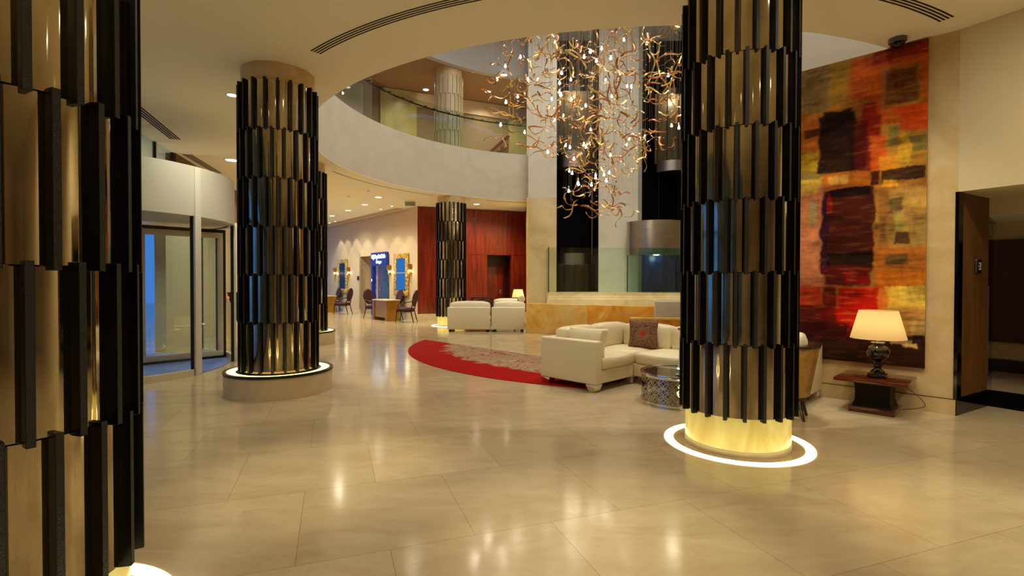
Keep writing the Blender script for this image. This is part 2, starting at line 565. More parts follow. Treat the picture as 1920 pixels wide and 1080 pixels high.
def onyx_glow():
    m, nt, b = newmat('backlit_onyx')
    N, L = nt.nodes, nt.links
    tc = N.new('ShaderNodeTexCoord')
    nz = N.new('ShaderNodeTexNoise')
    nz.inputs['Scale'].default_value = 2.2
    nz.inputs['Detail'].default_value = 5
    nz.inputs['Distortion'].default_value = 1.5
    mp = N.new('ShaderNodeMapping')
    mp.inputs['Scale'].default_value = (1.6, 1.6, 0.7)
    L.new(tc.outputs['Object'], mp.inputs[0])
    L.new(mp.outputs[0], nz.inputs[0])
    cr = N.new('ShaderNodeValToRGB')
    cr.color_ramp.elements[0].position = 0.3
    cr.color_ramp.elements[0].color = srgb(190, 160, 78)
    cr.color_ramp.elements[1].position = 0.7
    cr.color_ramp.elements[1].color = srgb(216, 200, 120)
    L.new(nz.outputs[0], cr.inputs[0])
    L.new(cr.outputs[0], b.inputs['Base Color'])
    L.new(cr.outputs[0], b.inputs['Emission Color'])
    b.inputs['Emission Strength'].default_value = 0.55
    b.inputs['Roughness'].default_value = 0.3
    return m


M['onyx_glow'] = onyx_glow()


def pillow_material():
    m, nt, b = newmat('woven_kilim')
    N, L = nt.nodes, nt.links
    tc = N.new('ShaderNodeTexCoord')
    ck = N.new('ShaderNodeTexVoronoi')
    ck.inputs['Scale'].default_value = 34
    ck.distance = 'MANHATTAN'
    L.new(tc.outputs['Object'], ck.inputs[0])
    cr = N.new('ShaderNodeValToRGB')
    cr.color_ramp.interpolation = 'CONSTANT'
    cr.color_ramp.elements[0].color = srgb(164, 126, 92)
    cr.color_ramp.elements[1].position = 0.3
    cr.color_ramp.elements[1].color = srgb(58, 28, 22)
    e = cr.color_ramp.elements.new(0.6)
    e.color = srgb(128, 88, 64)
    L.new(ck.outputs['Distance'], cr.inputs[0])
    # central red medallion
    ln = N.new('ShaderNodeVectorMath')
    ln.operation = 'LENGTH'
    sc = N.new('ShaderNodeVectorMath')
    sc.operation = 'MULTIPLY'
    sc.inputs[1].default_value = (1, 0, 1)
    L.new(tc.outputs['Object'], sc.inputs[0])
    L.new(sc.outputs[0], ln.inputs[0])
    lt = N.new('ShaderNodeMath')
    lt.operation = 'LESS_THAN'
    lt.inputs[1].default_value = 0.04
    L.new(ln.outputs['Value'], lt.inputs[0])
    lt2 = N.new('ShaderNodeMath')
    lt2.operation = 'LESS_THAN'
    lt2.inputs[1].default_value = 0.1
    L.new(ln.outputs['Value'], lt2.inputs[0])
    m1 = N.new('ShaderNodeMix')
    m1.data_type = 'RGBA'
    m1.inputs[7].default_value = srgb(132, 98, 70)
    h = N.new('ShaderNodeMath')
    h.operation = 'MULTIPLY'
    h.inputs[1].default_value = 0.5
    L.new(lt2.outputs[0], h.inputs[0])
    L.new(h.outputs[0], m1.inputs[0])
    L.new(cr.outputs[0], m1.inputs[6])
    m2 = N.new('ShaderNodeMix')
    m2.data_type = 'RGBA'
    m2.inputs[7].default_value = srgb(170, 40, 24)
    L.new(lt.outputs[0], m2.inputs[0])
    L.new(m1.outputs[2], m2.inputs[6])
    L.new(m2.outputs[2], b.inputs['Base Color'])
    b.inputs['Roughness'].default_value = 0.9
    return m


M['pillow_pat'] = pillow_material()


# ------------------------------------------------------------------ mesh helpers
def box(bm, x0, x1, y0, y1, z0, z1, bev=0.0, seg=2):
    r = bmesh.ops.create_cube(bm, size=1.0)
    vs = r['verts']
    for v in vs:
        v.co = Vector((x0 + (v.co.x + .5) * (x1 - x0), y0 + (v.co.y + .5) * (y1 - y0), z0 + (v.co.z + .5) * (z1 - z0)))
    if bev:
        es = list({e for v in vs for e in v.link_edges})
        bmesh.ops.bevel(bm, geom=es, offset=bev, segments=seg, profile=0.5, affect='EDGES')
    return vs


def hexa(bm, p, bev=0.0):
    """box from 8 points: bottom 4 then top 4"""
    vs = [bm.verts.new(q) for q in p]
    fs = [bm.faces.new([vs[i] for i in f]) for f in ((3, 2, 1, 0), (4, 5, 6, 7), (0, 1, 5, 4), (1, 2, 6, 5), (2, 3, 7, 6), (3, 0, 4, 7))]
    if bev:
        bmesh.ops.bevel(bm, geom=list({e for f in fs for e in f.edges}), offset=bev, segments=2, profile=0.5, affect='EDGES')
    return vs


def lathe(bm, prof, seg=48, c=(0, 0), a0=0.0, a1=2 * pi, mi=0, smooth=True):
    """prof: list of (r, z)"""
    full = abs(a1 - a0 - 2 * pi) < 1e-6
    n = seg if full else seg + 1
    rings = []
    for r, z in prof:
        if r < 1e-6:
            rings.append([bm.verts.new((c[0], c[1], z))])
        else:
            rings.append([bm.verts.new((c[0] + r * cos(a0 + (a1 - a0) * i / seg), c[1] + r * sin(a0 + (a1 - a0) * i / seg), z)) for i in range(n)])
    for k in range(len(rings) - 1):
        A, B = rings[k], rings[k + 1]
        for i in range(seg):
            j = (i + 1) % n
            if len(A) == 1 and len(B) == 1:
                continue
            if len(A) == 1:
                f = bm.faces.new((A[0], B[j], B[i]))
            elif len(B) == 1:
                f = bm.faces.new((A[i], A[j], B[0]))
            else:
                f = bm.faces.new((A[i], A[j], B[j], B[i]))
            f.smooth = smooth
            f.material_index = mi
    return rings


def tube(bm, pts, r, seg=8, cap=True):
    pts = [Vector(p) for p in pts]
    rr = r if isinstance(r, (list, tuple)) else [r] * len(pts)
    rings = []
    up = Vector((0, 0, 1))
    for i, p in enumerate(pts):
        t = (pts[min(i + 1, len(pts) - 1)] - pts[max(i - 1, 0)]).normalized()
        a = up.cross(t)
        if a.length < 1e-3:
            a = Vector((1, 0, 0)).cross(t)
        a.normalize()
        b = t.cross(a)
        rings.append([bm.verts.new(p + (a * cos(2 * pi * k / seg) + b * sin(2 * pi * k / seg)) * rr[i]) for k in range(seg)])
    for i in range(len(rings) - 1):
        for k in range(seg):
            f = bm.faces.new((rings[i][k], rings[i][(k + 1) % seg], rings[i + 1][(k + 1) % seg], rings[i + 1][k]))
            f.smooth = True
    if cap:
        bm.faces.new(rings[0][::-1])
        bm.faces.new(rings[-1])


def prism(bm, pts, z0, z1):
    a = [bm.verts.new((p[0], p[1], z0)) for p in pts]
    b = [bm.verts.new((p[0], p[1], z1)) for p in pts]
    bm.faces.new(a[::-1])
    bm.faces.new(b)
    n = len(pts)
    for i in range(n):
        bm.faces.new((a[i], a[(i + 1) % n], b[(i + 1) % n], b[i]))


def ball(bm, c, r, seg=12, rings=8, sz=1.0):
    res = bmesh.ops.create_uvsphere(bm, u_segments=seg, v_segments=rings, radius=r)
    for v in res['verts']:
        v.co = Vector((v.co.x, v.co.y, v.co.z * sz)) + Vector(c)
        for f in v.link_faces:
            f.smooth = True


def cushion(bm, x0, x1, y0, y1, z0, z1, puff=0.03, nx=8, ny=8, bev=0.03):
    """soft pillow block: subdivided box whose faces swell"""
    vs = box(bm, x0, x1, y0, y1, z0, z1)
    es = list({e for v in vs for e in v.link_edges})
    bmesh.ops.subdivide_edges(bm, edges=es, cuts=5, use_grid_fill=True)
    allv = bm.verts[:]
    cx, cy, cz = (x0 + x1) / 2, (y0 + y1) / 2, (z0 + z1) / 2
    hx, hy, hz = (x1 - x0) / 2, (y1 - y0) / 2, (z1 - z0) / 2
    rad = min(bev, hx * .9, hy * .9, hz * .9)
    for v in allv:
        p = Vector((v.co.x - cx, v.co.y - cy, v.co.z - cz))
        u = Vector((p.x / hx, p.y / hy, p.z / hz))
        q = Vector((max(-hx + rad, min(hx - rad, p.x)), max(-hy + rad, min(hy - rad, p.y)), max(-hz + rad, min(hz - rad, p.z))))
        d = p - q
        if d.length > 1e-6:
            p = q + d.normalized() * rad
        w = Vector(((1 - u.y ** 2) * (1 - u.z ** 2) * u.x, (1 - u.x ** 2) * (1 - u.z ** 2) * u.y, (1 - u.x ** 2) * (1 - u.y ** 2) * u.z))
        p += w * puff
        v.co = Vector((cx, cy, cz)) + p
        for f in v.link_faces:
            f.smooth = True


def throw_pillow(bm, w, h, t):
    n = 14
    top, bot = [], []
    for j in range(n + 1):
        for i in range(n + 1):
            u, v = 2 * i / n - 1, 2 * j / n - 1
            sx = 1 - 0.09 * (1 - v * v) * abs(u)
            sz = 1 - 0.09 * (1 - u * u) * abs(v)
            th = t * 0.5 * max(0.0, (1 - u ** 4) * (1 - v ** 4)) ** 0.5
            top.append(bm.verts.new((u * w / 2 * sx, -th, v * h / 2 * sz)))
            if i in (0, n) or j in (0, n):
                bot.append(top[-1])
            else:
                bot.append(bm.verts.new((u * w / 2 * sx, th, v * h / 2 * sz)))
    for j in range(n):
        for i in range(n):
            a, b_, c, d = j * (n + 1) + i, j * (n + 1) + i + 1, (j + 1) * (n + 1) + i + 1, (j + 1) * (n + 1) + i
            f = bm.faces.new((top[a], top[b_], top[c], top[d]))
            f.smooth = True
            f = bm.faces.new((bot[d], bot[c], bot[b_], bot[a]))
            f.smooth = True


def mesh(name, bm, mats, recalc=True):
    if recalc:
        bmesh.ops.recalc_face_normals(bm, faces=bm.faces)
    me = bpy.data.meshes.new(name)
    bm.to_mesh(me)
    bm.free()
    me.set_sharp_from_angle(angle=R(34))
    for m in (mats if isinstance(mats, (list, tuple)) else [mats]):
        me.materials.append(M[m] if isinstance(m, str) else m)
    return me


def obj(name, bm, mats, parent=None, loc=None, recalc=True, label=None):
    me = bm if isinstance(bm, bpy.types.Mesh) else mesh(name, bm, mats, recalc)
    o = bpy.data.objects.new(name, me)
    COL.objects.link(o)
    if parent:
        o.parent = parent
    if loc:
        o.location = loc
    if label:
        o['label'] = label
    return o


def tag(o, label, cat, group=None):
    o['label'] = label
    o['category'] = cat
    o['kind'] = 'thing'
    if group:
        o['group'] = group
    return o


def thing(name, label, cat, loc=(0, 0, 0), rz=0.0, group=None):
    o = bpy.data.objects.new(name, None)
    o.empty_display_size = 0.1
    COL.objects.link(o)
    o.location = loc
    o.rotation_euler = (0, 0, rz)
    return tag(o, label, cat, group)


def struct(name, bm, mats, loc=None, rz=0.0, parent=None):
    o = obj(name, bm, mats, parent, loc)
    o.rotation_euler = (0, 0, rz)
    o['kind'] = 'structure'
    return o


def dup(root, loc, rz=None, label=None, group=None):
    r = root.copy()
    COL.objects.link(r)
    r.location = loc
    if rz is not None:
        r.rotation_euler = (0, 0, rz)
    if label:
        r['label'] = label
    if group:
        r['group'] = group
    for ch in list(root.children):
        c = ch.copy()
        COL.objects.link(c)
        c.parent = r
        for g in ch.children:
            d = g.copy()
            COL.objects.link(d)
            d.parent = c
    return r


def B():
    return bmesh.new()


# ------------------------------------------------------------------ setting: floor, ceilings, walls
bm = B()
box(bm, -24, 15, -8, 32, -0.2, 0.0)
struct('floor', bm, floor_material())


def slab_with_hole(bm, x0, x1, y0, y1, z0, z1, c, r, n=128):
    inner, outer = [], []
    for i in range(n):
        a = 2 * pi * i / n
        dx, dy = cos(a), sin(a)
        t = min(((x1 - c[0]) / dx if dx > 1e-9 else 1e9), ((x0 - c[0]) / dx if dx < -1e-9 else 1e9),
                ((y1 - c[1]) / dy if dy > 1e-9 else 1e9), ((y0 - c[1]) / dy if dy < -1e-9 else 1e9))
        inner.append((c[0] + r * dx, c[1] + r * dy))
        outer.append((c[0] + t * dx, c[1] + t * dy))
    for (za, zb) in ((z0, z1),):
        a = [bm.verts.new((p[0], p[1], za)) for p in inner]
        b = [bm.verts.new((p[0], p[1], za)) for p in outer]
        a2 = [bm.verts.new((p[0], p[1], zb)) for p in inner]
        b2 = [bm.verts.new((p[0], p[1], zb)) for p in outer]
        for i in range(n):
            j = (i + 1) % n
            bm.faces.new((a[i], a[j], b[j], b[i]))
            bm.faces.new((a2[i], b2[i], b2[j], a2[j]))
            bm.faces.new((b[i], b[j], b2[j], b2[i]))
            f = bm.faces.new((a[j], a[i], a2[i], a2[j]))
            f.smooth = True


def cut_lifts(bm):
    for co, no in (((0.53, 0, 0), (1, 0, 0)), ((0, 14.5, 0), (0, 1, 0))):
        bmesh.ops.bisect_plane(bm, geom=bm.verts[:] + bm.edges[:] + bm.faces[:], plane_co=co, plane_no=no)
    bmesh.ops.delete(bm, geom=[f for f in bm.faces if f.calc_center_median().x > 0.53 and f.calc_center_median().y > 14.5], context='FACES')


bm = B()
slab_with_hole(bm, -13, 13, -8, 30, ZC, ZC + 0.012, VC, VR)
cut_lifts(bm)
struct('ceiling', bm, 'ceiling')
bm = B()
slab_with_hole(bm, -13, 13, -8, 30, ZC + 0.02, Z2 - 0.06, VC, VR + 0.2)
cut_lifts(bm)
struct('floor_gallery', bm, 'beige_stone')
# pale fascia lining the round void
bm = B()
A0, A1 = R(103.2), R(103.2 + 228)
lathe(bm, [(VR, ZC + 0.012), (VR, Z2), (VR + 0.25, Z2), (VR + 0.25, ZC + 0.012), (VR, ZC + 0.012)], 120, VC, A0, A1)
struct('trim_1', bm, 'band')
# gallery ceiling, upper ring and roof
bm = B()
slab_with_hole(bm, -13, 13, -8, 30, Z3, Z3 + 0.3, VC, VR + 0.15)
cut_lifts(bm)
struct('ceiling_gallery', bm, 'gallery_ceiling')
bm = B()
lathe(bm, [(VR + 0.1, Z3 - 0.01), (VR + 0.1, Z4), (VR + 0.3, Z4), (VR + 0.3, Z3 - 0.01), (VR + 0.1, Z3 - 0.01)], 96, VC, A0, A1)
struct('trim_2', bm, 'void_grey')
bm = B()
box(bm, -5, 9, 4, 19, Z4, Z4 + 0.2)
struct('ceiling_roof', bm, 'void_grey')


def wall(name, p, q, z0, z1, m, t=0.2, side=1):
    """wall slab whose visible face runs p->q; thickness goes to the left of p->q (side=1)"""
    L_ = hypot(q[0] - p[0], q[1] - p[1])
    bm = B()
    if side > 0:
        box(bm, 0, L_, 0, t, z0, z1)
    else:
        box(bm, 0, L_, -t, 0, z0, z1)
    return struct(name, bm, m, (p[0], p[1], 0), atan2(q[1] - p[1], q[0] - p[0]))


# wall with the painting
P0 = Vector((4.79, 5.46))
AD = Vector((-0.705, 0.709)).normalized()      # along the wall, away from the camera
ND = Vector((AD.y, -AD.x))                     # into the wall


def wp(s, n=0.0):
    v = P0 + AD * s + ND * n
    return (v.x, v.y)


rzA = atan2(AD.y, AD.x)
wall('wall_painting', wp(3.0), wp(0), 0, ZC, 'wall_marble', 0.22, 1)
wall('wall_painting_upper', wp(3.0), wp(0), ZC, Z3 + 0.2, 'band', 0.22, 1)
bm = B()
box(bm, 0, 3.0, -0.012, 0, 0, 0.17)
struct('baseboard_painting', bm, 'wall_marble', (*wp(3.0), 0), rzA + pi)
bm = B()
box(bm, 0, 3.0, -0.014, 0, 0.170, 0.176)
struct('trim_3', bm, 'cord', (*wp(3.0), 0), rzA + pi)

# right-hand plaster wall with the opening (local frame: x along the wall toward the camera, y into the wall)
RX_ = Vector((0.5, -0.866))
rzR = atan2(RX_.y, RX_.x)


def rt(x, y):
    n = Vector((0.866, 0.5))
    v = P0 + RX_ * x + n * y
    return (v.x, v.y)


def rstruct(name, x0, x1, y0, y1, z0, z1, m):
    bm = B()
    box(bm, x0, x1, y0, y1, z0, z1)
    return struct(name, bm, m, (P0.x, P0.y, 0), rzR)


rstruct('wall_right', 0.0, 9.5, 0.0, 0.25, 2.41, ZC, 'plaster')
rstruct('trim_4', 0.0, 2.6, 0.25, 0.84, 2.41, 2.50, 'plaster')
rstruct('wall_right_near', 2.3, 9.5, 0.0, 0.25, 0, 2.41, 'plaster')
rstruct('trim_5', -0.02, 0.012, -0.012, 0.10, 0.0, 2.41, 'black_gloss')
rstruct('wall_jamb', -0.25, 0.0, 0.10, 0.84, 0.0, 2.45, 'brown_panel')
rstruct('baseboard_jamb', -0.02, 0.01, 0.02, 0.84, 0.0, 0.19, 'black_gloss')
rstruct('trim_6', -0.4, 2.6, 0.84, 0.94, 2.23, 2.45, 'plaster')
rstruct('ceiling_passage', -0.9, 2.6, 0.94, 2.0, 2.23, 2.33, 'ceiling')
rstruct('trim_7', -0.9, 2.6, 2.0, 2.1, 2.04, 2.33, 'plaster')
rstruct('ceiling_corridor', -3.0, 3.0, 2.1, 4.3, 2.5, 2.6, 'ceiling')
rstruct('wall_corridor', -3.0, 3.0, 4.13, 4.3, 0.0, 2.6, 'beige_stone')
rstruct('wall_corridor_panel', -3.0, 3.0, 4.05, 4.13, 0.47, 2.12, 'dark_wood_panel')
rstruct('baseboard_corridor', -3.0, 3.0, 3.98, 4.13, 0.0, 0.2, 'black_gloss')
rstruct('wall_corridor_side', 2.6, 2.7, 0.25, 4.1, 0, 2.6, 'plaster')
rstruct('wall_corridor_far', -3.1, -3.0, 0.5, 4.1, 0, 2.6, 'plaster')
bm = B()
box(bm, -0.35, 2.3, 0.86, 2.0, 0.0, 0.008)
tag(obj('entrance_mat', bm, 'black_matte', None, (P0.x, P0.y, 0)), 'black mat across the corridor threshold beyond the right opening', 'mat').rotation_euler = (0, 0, rzR)

# folded back dark glass door leaf in the passage
d0, d1 = Vector((5.56, 5.97)), Vector((6.36, 6.71))
dv = (d1 - d0)
bm = B()
box(bm, 0, dv.length, 0, 0.05, 0.0, 2.2)
dl = struct('door_1', bm, 'black_gloss', (d0.x, d0.y, 0), atan2(dv.y, dv.x))
bm = B()
box(bm, 0.02, dv.length, -0.02, 0.07, 2.2, 2.26)
o = obj('door_closer', bm, 'steel', dl)
bm = B()
box(bm, 0.12, 0.14, -0.03, -0.01, 0.35, 1.4)
obj('door_handle', bm, 'steel', dl)
# switch plate on the tan jamb
sw = thing('wall_switch', 'black and silver switch plate with three small bars on tan jamb', 'switch', (*rt(0.003, 0.52), 1.62), rzR)
bm = B()
box(bm, 0, 0.012, -0.075, 0.075, -0.075, 0.075, 0.002)
obj('plate', bm, 'black_gloss', sw)
bm = B()
box(bm, 0, 0.014, -0.075, -0.02, -0.075, 0.075, 0.002)
obj('bezel', bm, 'steel', sw)
bm = B()
for k in (-1, 0, 1):
    box(bm, 0.012, 0.016, 0.01, 0.05, k * 0.035 - 0.008, k * 0.035 + 0.008)
box(bm, 0.012, 0.016, 0.044, 0.05, -0.04, 0.04)
obj('symbol', bm, 'trim_ring', sw)

# cream wall with the gilt mirrors, far left
LW0 = Vector((-3.42, 18.38))
LW1 = Vector((-9.35, 25.6))
LU = (LW1 - LW0).normalized()
LN = Vector((LU.y, -LU.x))       # points out of the room? fixed below
if LN.dot(Vector((0, 0)) - LW0) < 0:
    LN = -LN                     # toward the camera
rzL = atan2(-LU.y, -LU.x)        # local x runs from far to near; local -y is toward the room


def lw(s, n=0.0):
    v = LW0 + LU * s + LN * n
    return (v.x, v.y)


def lstruct(name, s0, s1, n0, n1, z0, z1, m):
    bm = B()
    box(bm, -s1, -s0, -n1, -n0, z0, z1)
    return struct(name, bm, m, (LW0.x, LW0.y, 0), rzL)


REC0, REC1 = 2.35, 5.10      # alcove with brown door, measured from the cherry corner
lstruct('wall_cream_near', 0.0, 2.28, -0.25, 0, 0, ZC, 'cream_wall')
lstruct('wall_cream_far', REC1, 16, -0.25, 0, 0, ZC, 'cream_wall')
lstruct('wall_cream_over', 2.28, REC1, -0.25, 0, 2.5, ZC, 'cream_wall')
lstruct('wall_alcove_back', REC0 - .1, REC1 + 0.1, -1.0, -0.72, 0, 2.7, 'cream_wall')
lstruct('wall_alcove_side', REC1, REC1 + 0.15, -1.2, 0, 0, 2.6, 'cream_wall')
lstruct('ceiling_alcove', 2.28, REC1 + 0.1, -1.5, -0.2, 2.5, 2.6, 'cream_wall')
lstruct('baseboard_cream', REC1, 15, 0, 0.015, 0, 0.18, 'steps')
lstruct('baseboard_cream_near', 0.0, 2.28, 0, 0.015, 0, 0.18, 'steps')
# shallow cove strip where the ceiling meets the cream wall
lstruct('trim_8', 0.9, 15, 0.12, 0.30, ZC - 0.05, ZC, 'cream_wall')
lstruct('trim_9', 0.9, 15, 0.31, 0.42, ZC - 0.012, ZC, 'cap')

# cherry wall
C0 = Vector((-3.42, 18.38))
CU = Vector((0.945, 0.327)).normalized()
rzC = atan2(CU.y, CU.x)


def cstruct(name, x0, x1, y0, y1, z0, z1, m):
    bm = B()
    box(bm, x0, x1, y0, y1, z0, z1)
    return struct(name, bm, m, (C0.x, C0.y, 0), rzC)


cstruct('wall_cherry_left', 0.0, 2.62, 0, 0.2, 0.24, ZC - 0.02, 'cherry')
cstruct('wall_cherry_right', 3.60, 8, 0, 0.2, 0.24, ZC - 0.02, 'cherry')
cstruct('wall_cherry_over', 2.62, 3.60, 0, 0.2, 2.43, ZC - 0.02, 'cherry')
cstruct('trim_10', 2.62, 3.60, 0.2, 0.75, 2.43, 2.5, 'dark_wood_panel')
cstruct('wall_cherry_recess', 2.5, 3.75, 0.68, 0.8, 0.0, 2.5, 'dark_wood_panel')
cstruct('baseboard_cherry', -0.02, 2.62, -0.02, 0.18, 0.0, 0.24, 'steps')
cstruct('baseboard_cherry_right', 3.60, 8, -0.02, 0.18, 0.0, 0.24, 'steps')
cstruct('trim_22', 3.60, 3.72, 0.2, 0.75, 0, 2.5, 'dark_wood_panel')
cstruct('trim_23', 2.50, 2.62, 0.2, 0.75, 0, 2.5, 'dark_wood_panel')
bm = B()
box(bm, 2.78, 3.46, 0.63, 0.675, 0.0, 2.0, 0.004)
dd = struct('door_2', bm, 'cherry', (C0.x, C0.y, 0), rzC)
bm = B()
tube(bm, [(3.36, 0.60, 1.01), (3.27, 0.60, 1.0)], 0.014)
box(bm, 3.33, 3.39, 0.60, 0.63, 0.93, 1.1, 0.004)
obj('door_handle', bm, 'steel', dd)
# thin groove line at door-head height
cstruct('trim_11', 0.0, 2.62, -0.004, 0.0, 2.425, 2.437, 'dark_wood_panel')
cstruct('trim_12', 3.60, 8, -0.004, 0.0, 2.425, 2.437, 'dark_wood_panel')

# gallery back wall above
GY0 = Vector((-4.9, 17.9))
GU = Vector((5.33, 2.4)).normalized()
rzG = atan2(GU.y, GU.x)


def gstruct(name, x0, x1, y0, y1, z0, z1, m):
    bm = B()
    box(bm, x0, x1, y0, y1, z0, z1)
    return struct(name, bm, m, (GY0.x, GY0.y, 0), rzG)


gstruct('wall_gallery', -5, 6.2, 0, 0.2, Z2 - .2, Z3, 'gallery_brown')
gstruct('wall_gallery_green', 0.25, 1.55, -0.06, 0, Z2 - .1, Z3 - 0.02, 'green_stone')
gstruct('wall_gallery_green_right', 5.2, 6.1, -0.06, 0, Z2 - .1, Z3 - 0.4, 'green_stone')
gstruct('trim_13', 1.55, 6.2, -0.05, 0, Z3 - 0.52, Z3 - 0.02, 'cream_wall')  # pale strip painting in the lit top of the gallery wall
wall('wall_gallery_left', (-9.2, 8), (-5.2, 17.75), Z2, Z3, 'void_grey', 0.2, 1)
# sloping dark stringer of the gallery stair
sb_ = thing('stair_stringer', 'dark sloping stair edge rising along the gallery wall', 'stair', (GY0.x, GY0.y, 0), rzG)
bm = B()
hexa(bm, [(3.55, -0.35, Z2), (3.7, -0.35, Z2), (3.7, -0.2, Z2), (3.55, -0.2, Z2),
          (5.0, -0.35, Z2 + 1.35), (5.15, -0.35, Z2 + 1.35), (5.15, -0.2, Z2 + 1.35), (5.0, -0.2, Z2 + 1.35)])
obj('stringer', bm, 'door_wood', sb_)
bm = B()
for k in range(8):
    box(bm, 3.7 + k * 0.18, 3.9 + k * 0.18, -0.2, -0.02, Z2 - 0.02 + k * 0.165, Z2 + 0.14 + k * 0.165)
obj('tread', bm, 'cap', sb_)

# far right and back closing walls
wall('wall_back', (-12, -6.5), (13, -6.5), 0, ZC, 'plaster', 0.2, -1)
wall('wall_far_right', (9.6, -7), (9.6, 26), 0, Z4, 'plaster', 0.2, -1)
wall('wall_far_left', (-11.5, 28.5), (-6.0, 28.5), 0, ZC, 'cream_wall', 0.2, 1)
wall('wall_gallery_far', (-12, 22), (9.6, 22), Z2, Z4, 'gallery_brown', 0.2, 1)

# ------------------------------------------------------------------ lift wall
def bstruct(name, x0, x1, y0, y1, z0, z1, m):
    bm = B()
    box(bm, x0, x1, y0, y1, z0, z1)
    return struct(name, bm, m)


bstruct('wall_lift_pier_lower', 0.53, 1.47, 16.8, 18.6, 0, 4.2, 'beige_stone')
bstruct('wall_lift_pier_upper', 0.53, 1.47, 16.8, 18.6, 4.2, Z4, 'white_stone')
bstruct('wall_lift_middle', 2.86, 4.16, 16.8, 18.6, 0, Z4, 'white_stone')
bstruct('wall_lift_right', 6.2, 9.6, 16.8, 18.6, 0, Z4, 'white_stone')
bstruct('wall_shaft_liner_a', 2.83, 2.86, 16.84, 18.6, 1.09, Z4, 'black_matte')
bstruct('wall_shaft_liner_b', 1.47, 1.49, 16.84, 18.6, 1.09, Z4, 'black_matte')
bstruct('wall_shaft_liner_c', 6.17, 6.2, 16.84, 18.6, 1.09, Z4, 'black_matte')
bstruct('wall_lift_back', 0.53, 9.6, 18.6, 18.8, 0, Z4, 'black_matte')
bstruct('trim_14', 4.16, 4.28, 16.78, 18.6, 1.09, Z4, 'grey_panel')
bstruct('trim_15', 0.49, 0.53, 16.8, 17.6, 0, 4.2, 'onyx')
for i, (x, w) in enumerate(((1.50, .03), (2.80, .03), (4.5, .02), (5.15, .02), (5.85, .02))):
    rail = bstruct('trim_%d' % (16 + i), x, x + w, 17.9, 17.94, 1.0, Z4, 'steel' if i < 2 else 'black_metal')


def lift_car(label, cx, cy, z0, z1, r, drum0, drum1, glassmat, body='cab_interior'):
    """panoramic lift: round-fronted glass cab between steel drums"""
    t = thing('lift_car', label, 'lift', (cx, cy, z0))
    a0, a1 = R(180 + 18), R(360 - 18)
    bm = B()
    lathe(bm, [(0.0, drum0 - z0), (r + 0.02, drum0 - z0), (r + 0.02, drum1 - z0), (0.0, drum1 - z0)], 32, (0, 0), a0, a1)
    obj('drum', bm, 'steel', t)
    bm = B()
    lathe(bm, [(r, 0), (r, z1 - z0)], 32, (0, 0), a0, a1)
    obj('cab_glass', bm, glassmat, t)
    bm = B()
    box(bm, -r, r, 0.0, 0.06, 0, z1 - z0)
    obj('back_wall', bm, body, t)
    bm = B()
    for a in (198, 235, 270, 305, 342):
        x, y = (r - 0.01) * cos(R(a)), (r - 0.01) * sin(R(a))
        box(bm, x - 0.015, x + 0.015, y - 0.015, y + 0.015, 0, z1 - z0)
    obj('frame', bm, 'black_metal', t)
    bm = B()
    lathe(bm, [(0, -0.06), (r - 0.01, -0.06), (r - 0.01, 0.0), (0, 0.0)], 24, (0, 0), a0, a1)
    obj('cab_floor', bm, 'cab_interior', t)
    return t


c1 = lift_car('steel and glass lift car at the bottom of the left shaft', 2.1, 17.6, 1.0, 2.25, 0.62, 2.02, 2.38, 'glass_clear')
c2 = lift_car('glass lift car with large silver drum top behind the right balustrade', 4.72, 16.85, 1.0, 2.36, 1.02, 2.28, 3.36, 'glass_teal', 'blue_glimpses')
c3 = lift_car('brown lift car with steel bottom drum high in the left shaft', 2.12, 17.6, 5.75, 8.0, 0.68, 5.25, 5.78, 'glass_clear')
c4 = lift_car('brown lift car high in the right shaft beside the front column', 5.55, 17.6, 5.5, 7.9, 0.62, 5.15, 5.5, 'glass_clear')
for t, z, e in ((c3, 7.8, 26), (c4, 7.7, 26), (c1, 2.1, 5), (c2, 2.2, 4)):
    lamp('POINT', 'cab_light', (t.location.x, t.location.y - 0.25, z), e, SOFT, shadow_soft_size=0.1)

bstruct('ceiling_behind_pier', 0.5, 4.0, 18.8, 24, ZC, ZC + 0.1, 'ceiling')
# stepped marble plinth and glass balustrade in front of the lifts
bm = B()
box(bm, 1.12, 9.0, 15.6, 16.78, 0, 1.09)
box(bm, 1.10, 9.0, 15.5, 15.62, 0, 0.98, 0.01)
box(bm, 1.08, 9.0, 15.42, 15.52, 0, 0.9, 0.01)
struct('trim_21', bm, 'steps')
bl = thing('glass_balustrade', 'tall green-tinted glass balustrade standing on the marble plinth before the lifts', 'balustrade', (0, 0, 0))
xs = [1.13, 2.55, 3.9, 5.3, 6.7, 8.1]
for i in range(5):
    bm = B()
    box(bm, xs[i], xs[i + 1] - 0.012, 15.66, 15.675, 1.09, 2.47)
    obj('glass_panel', bm, 'glass_green' if i < 2 else 'glass_teal', bl)
bm = B()
box(bm, 1.115, 1.14, 15.64, 15.69, 1.09, 2.5)
obj('post', bm, 'black_metal', bl)
# side return panel
bm = B()
box(bm, 1.12, 1.135, 15.68, 16.78, 1.09, 2.47)
obj('glass_panel', bm, 'glass_green', bl)

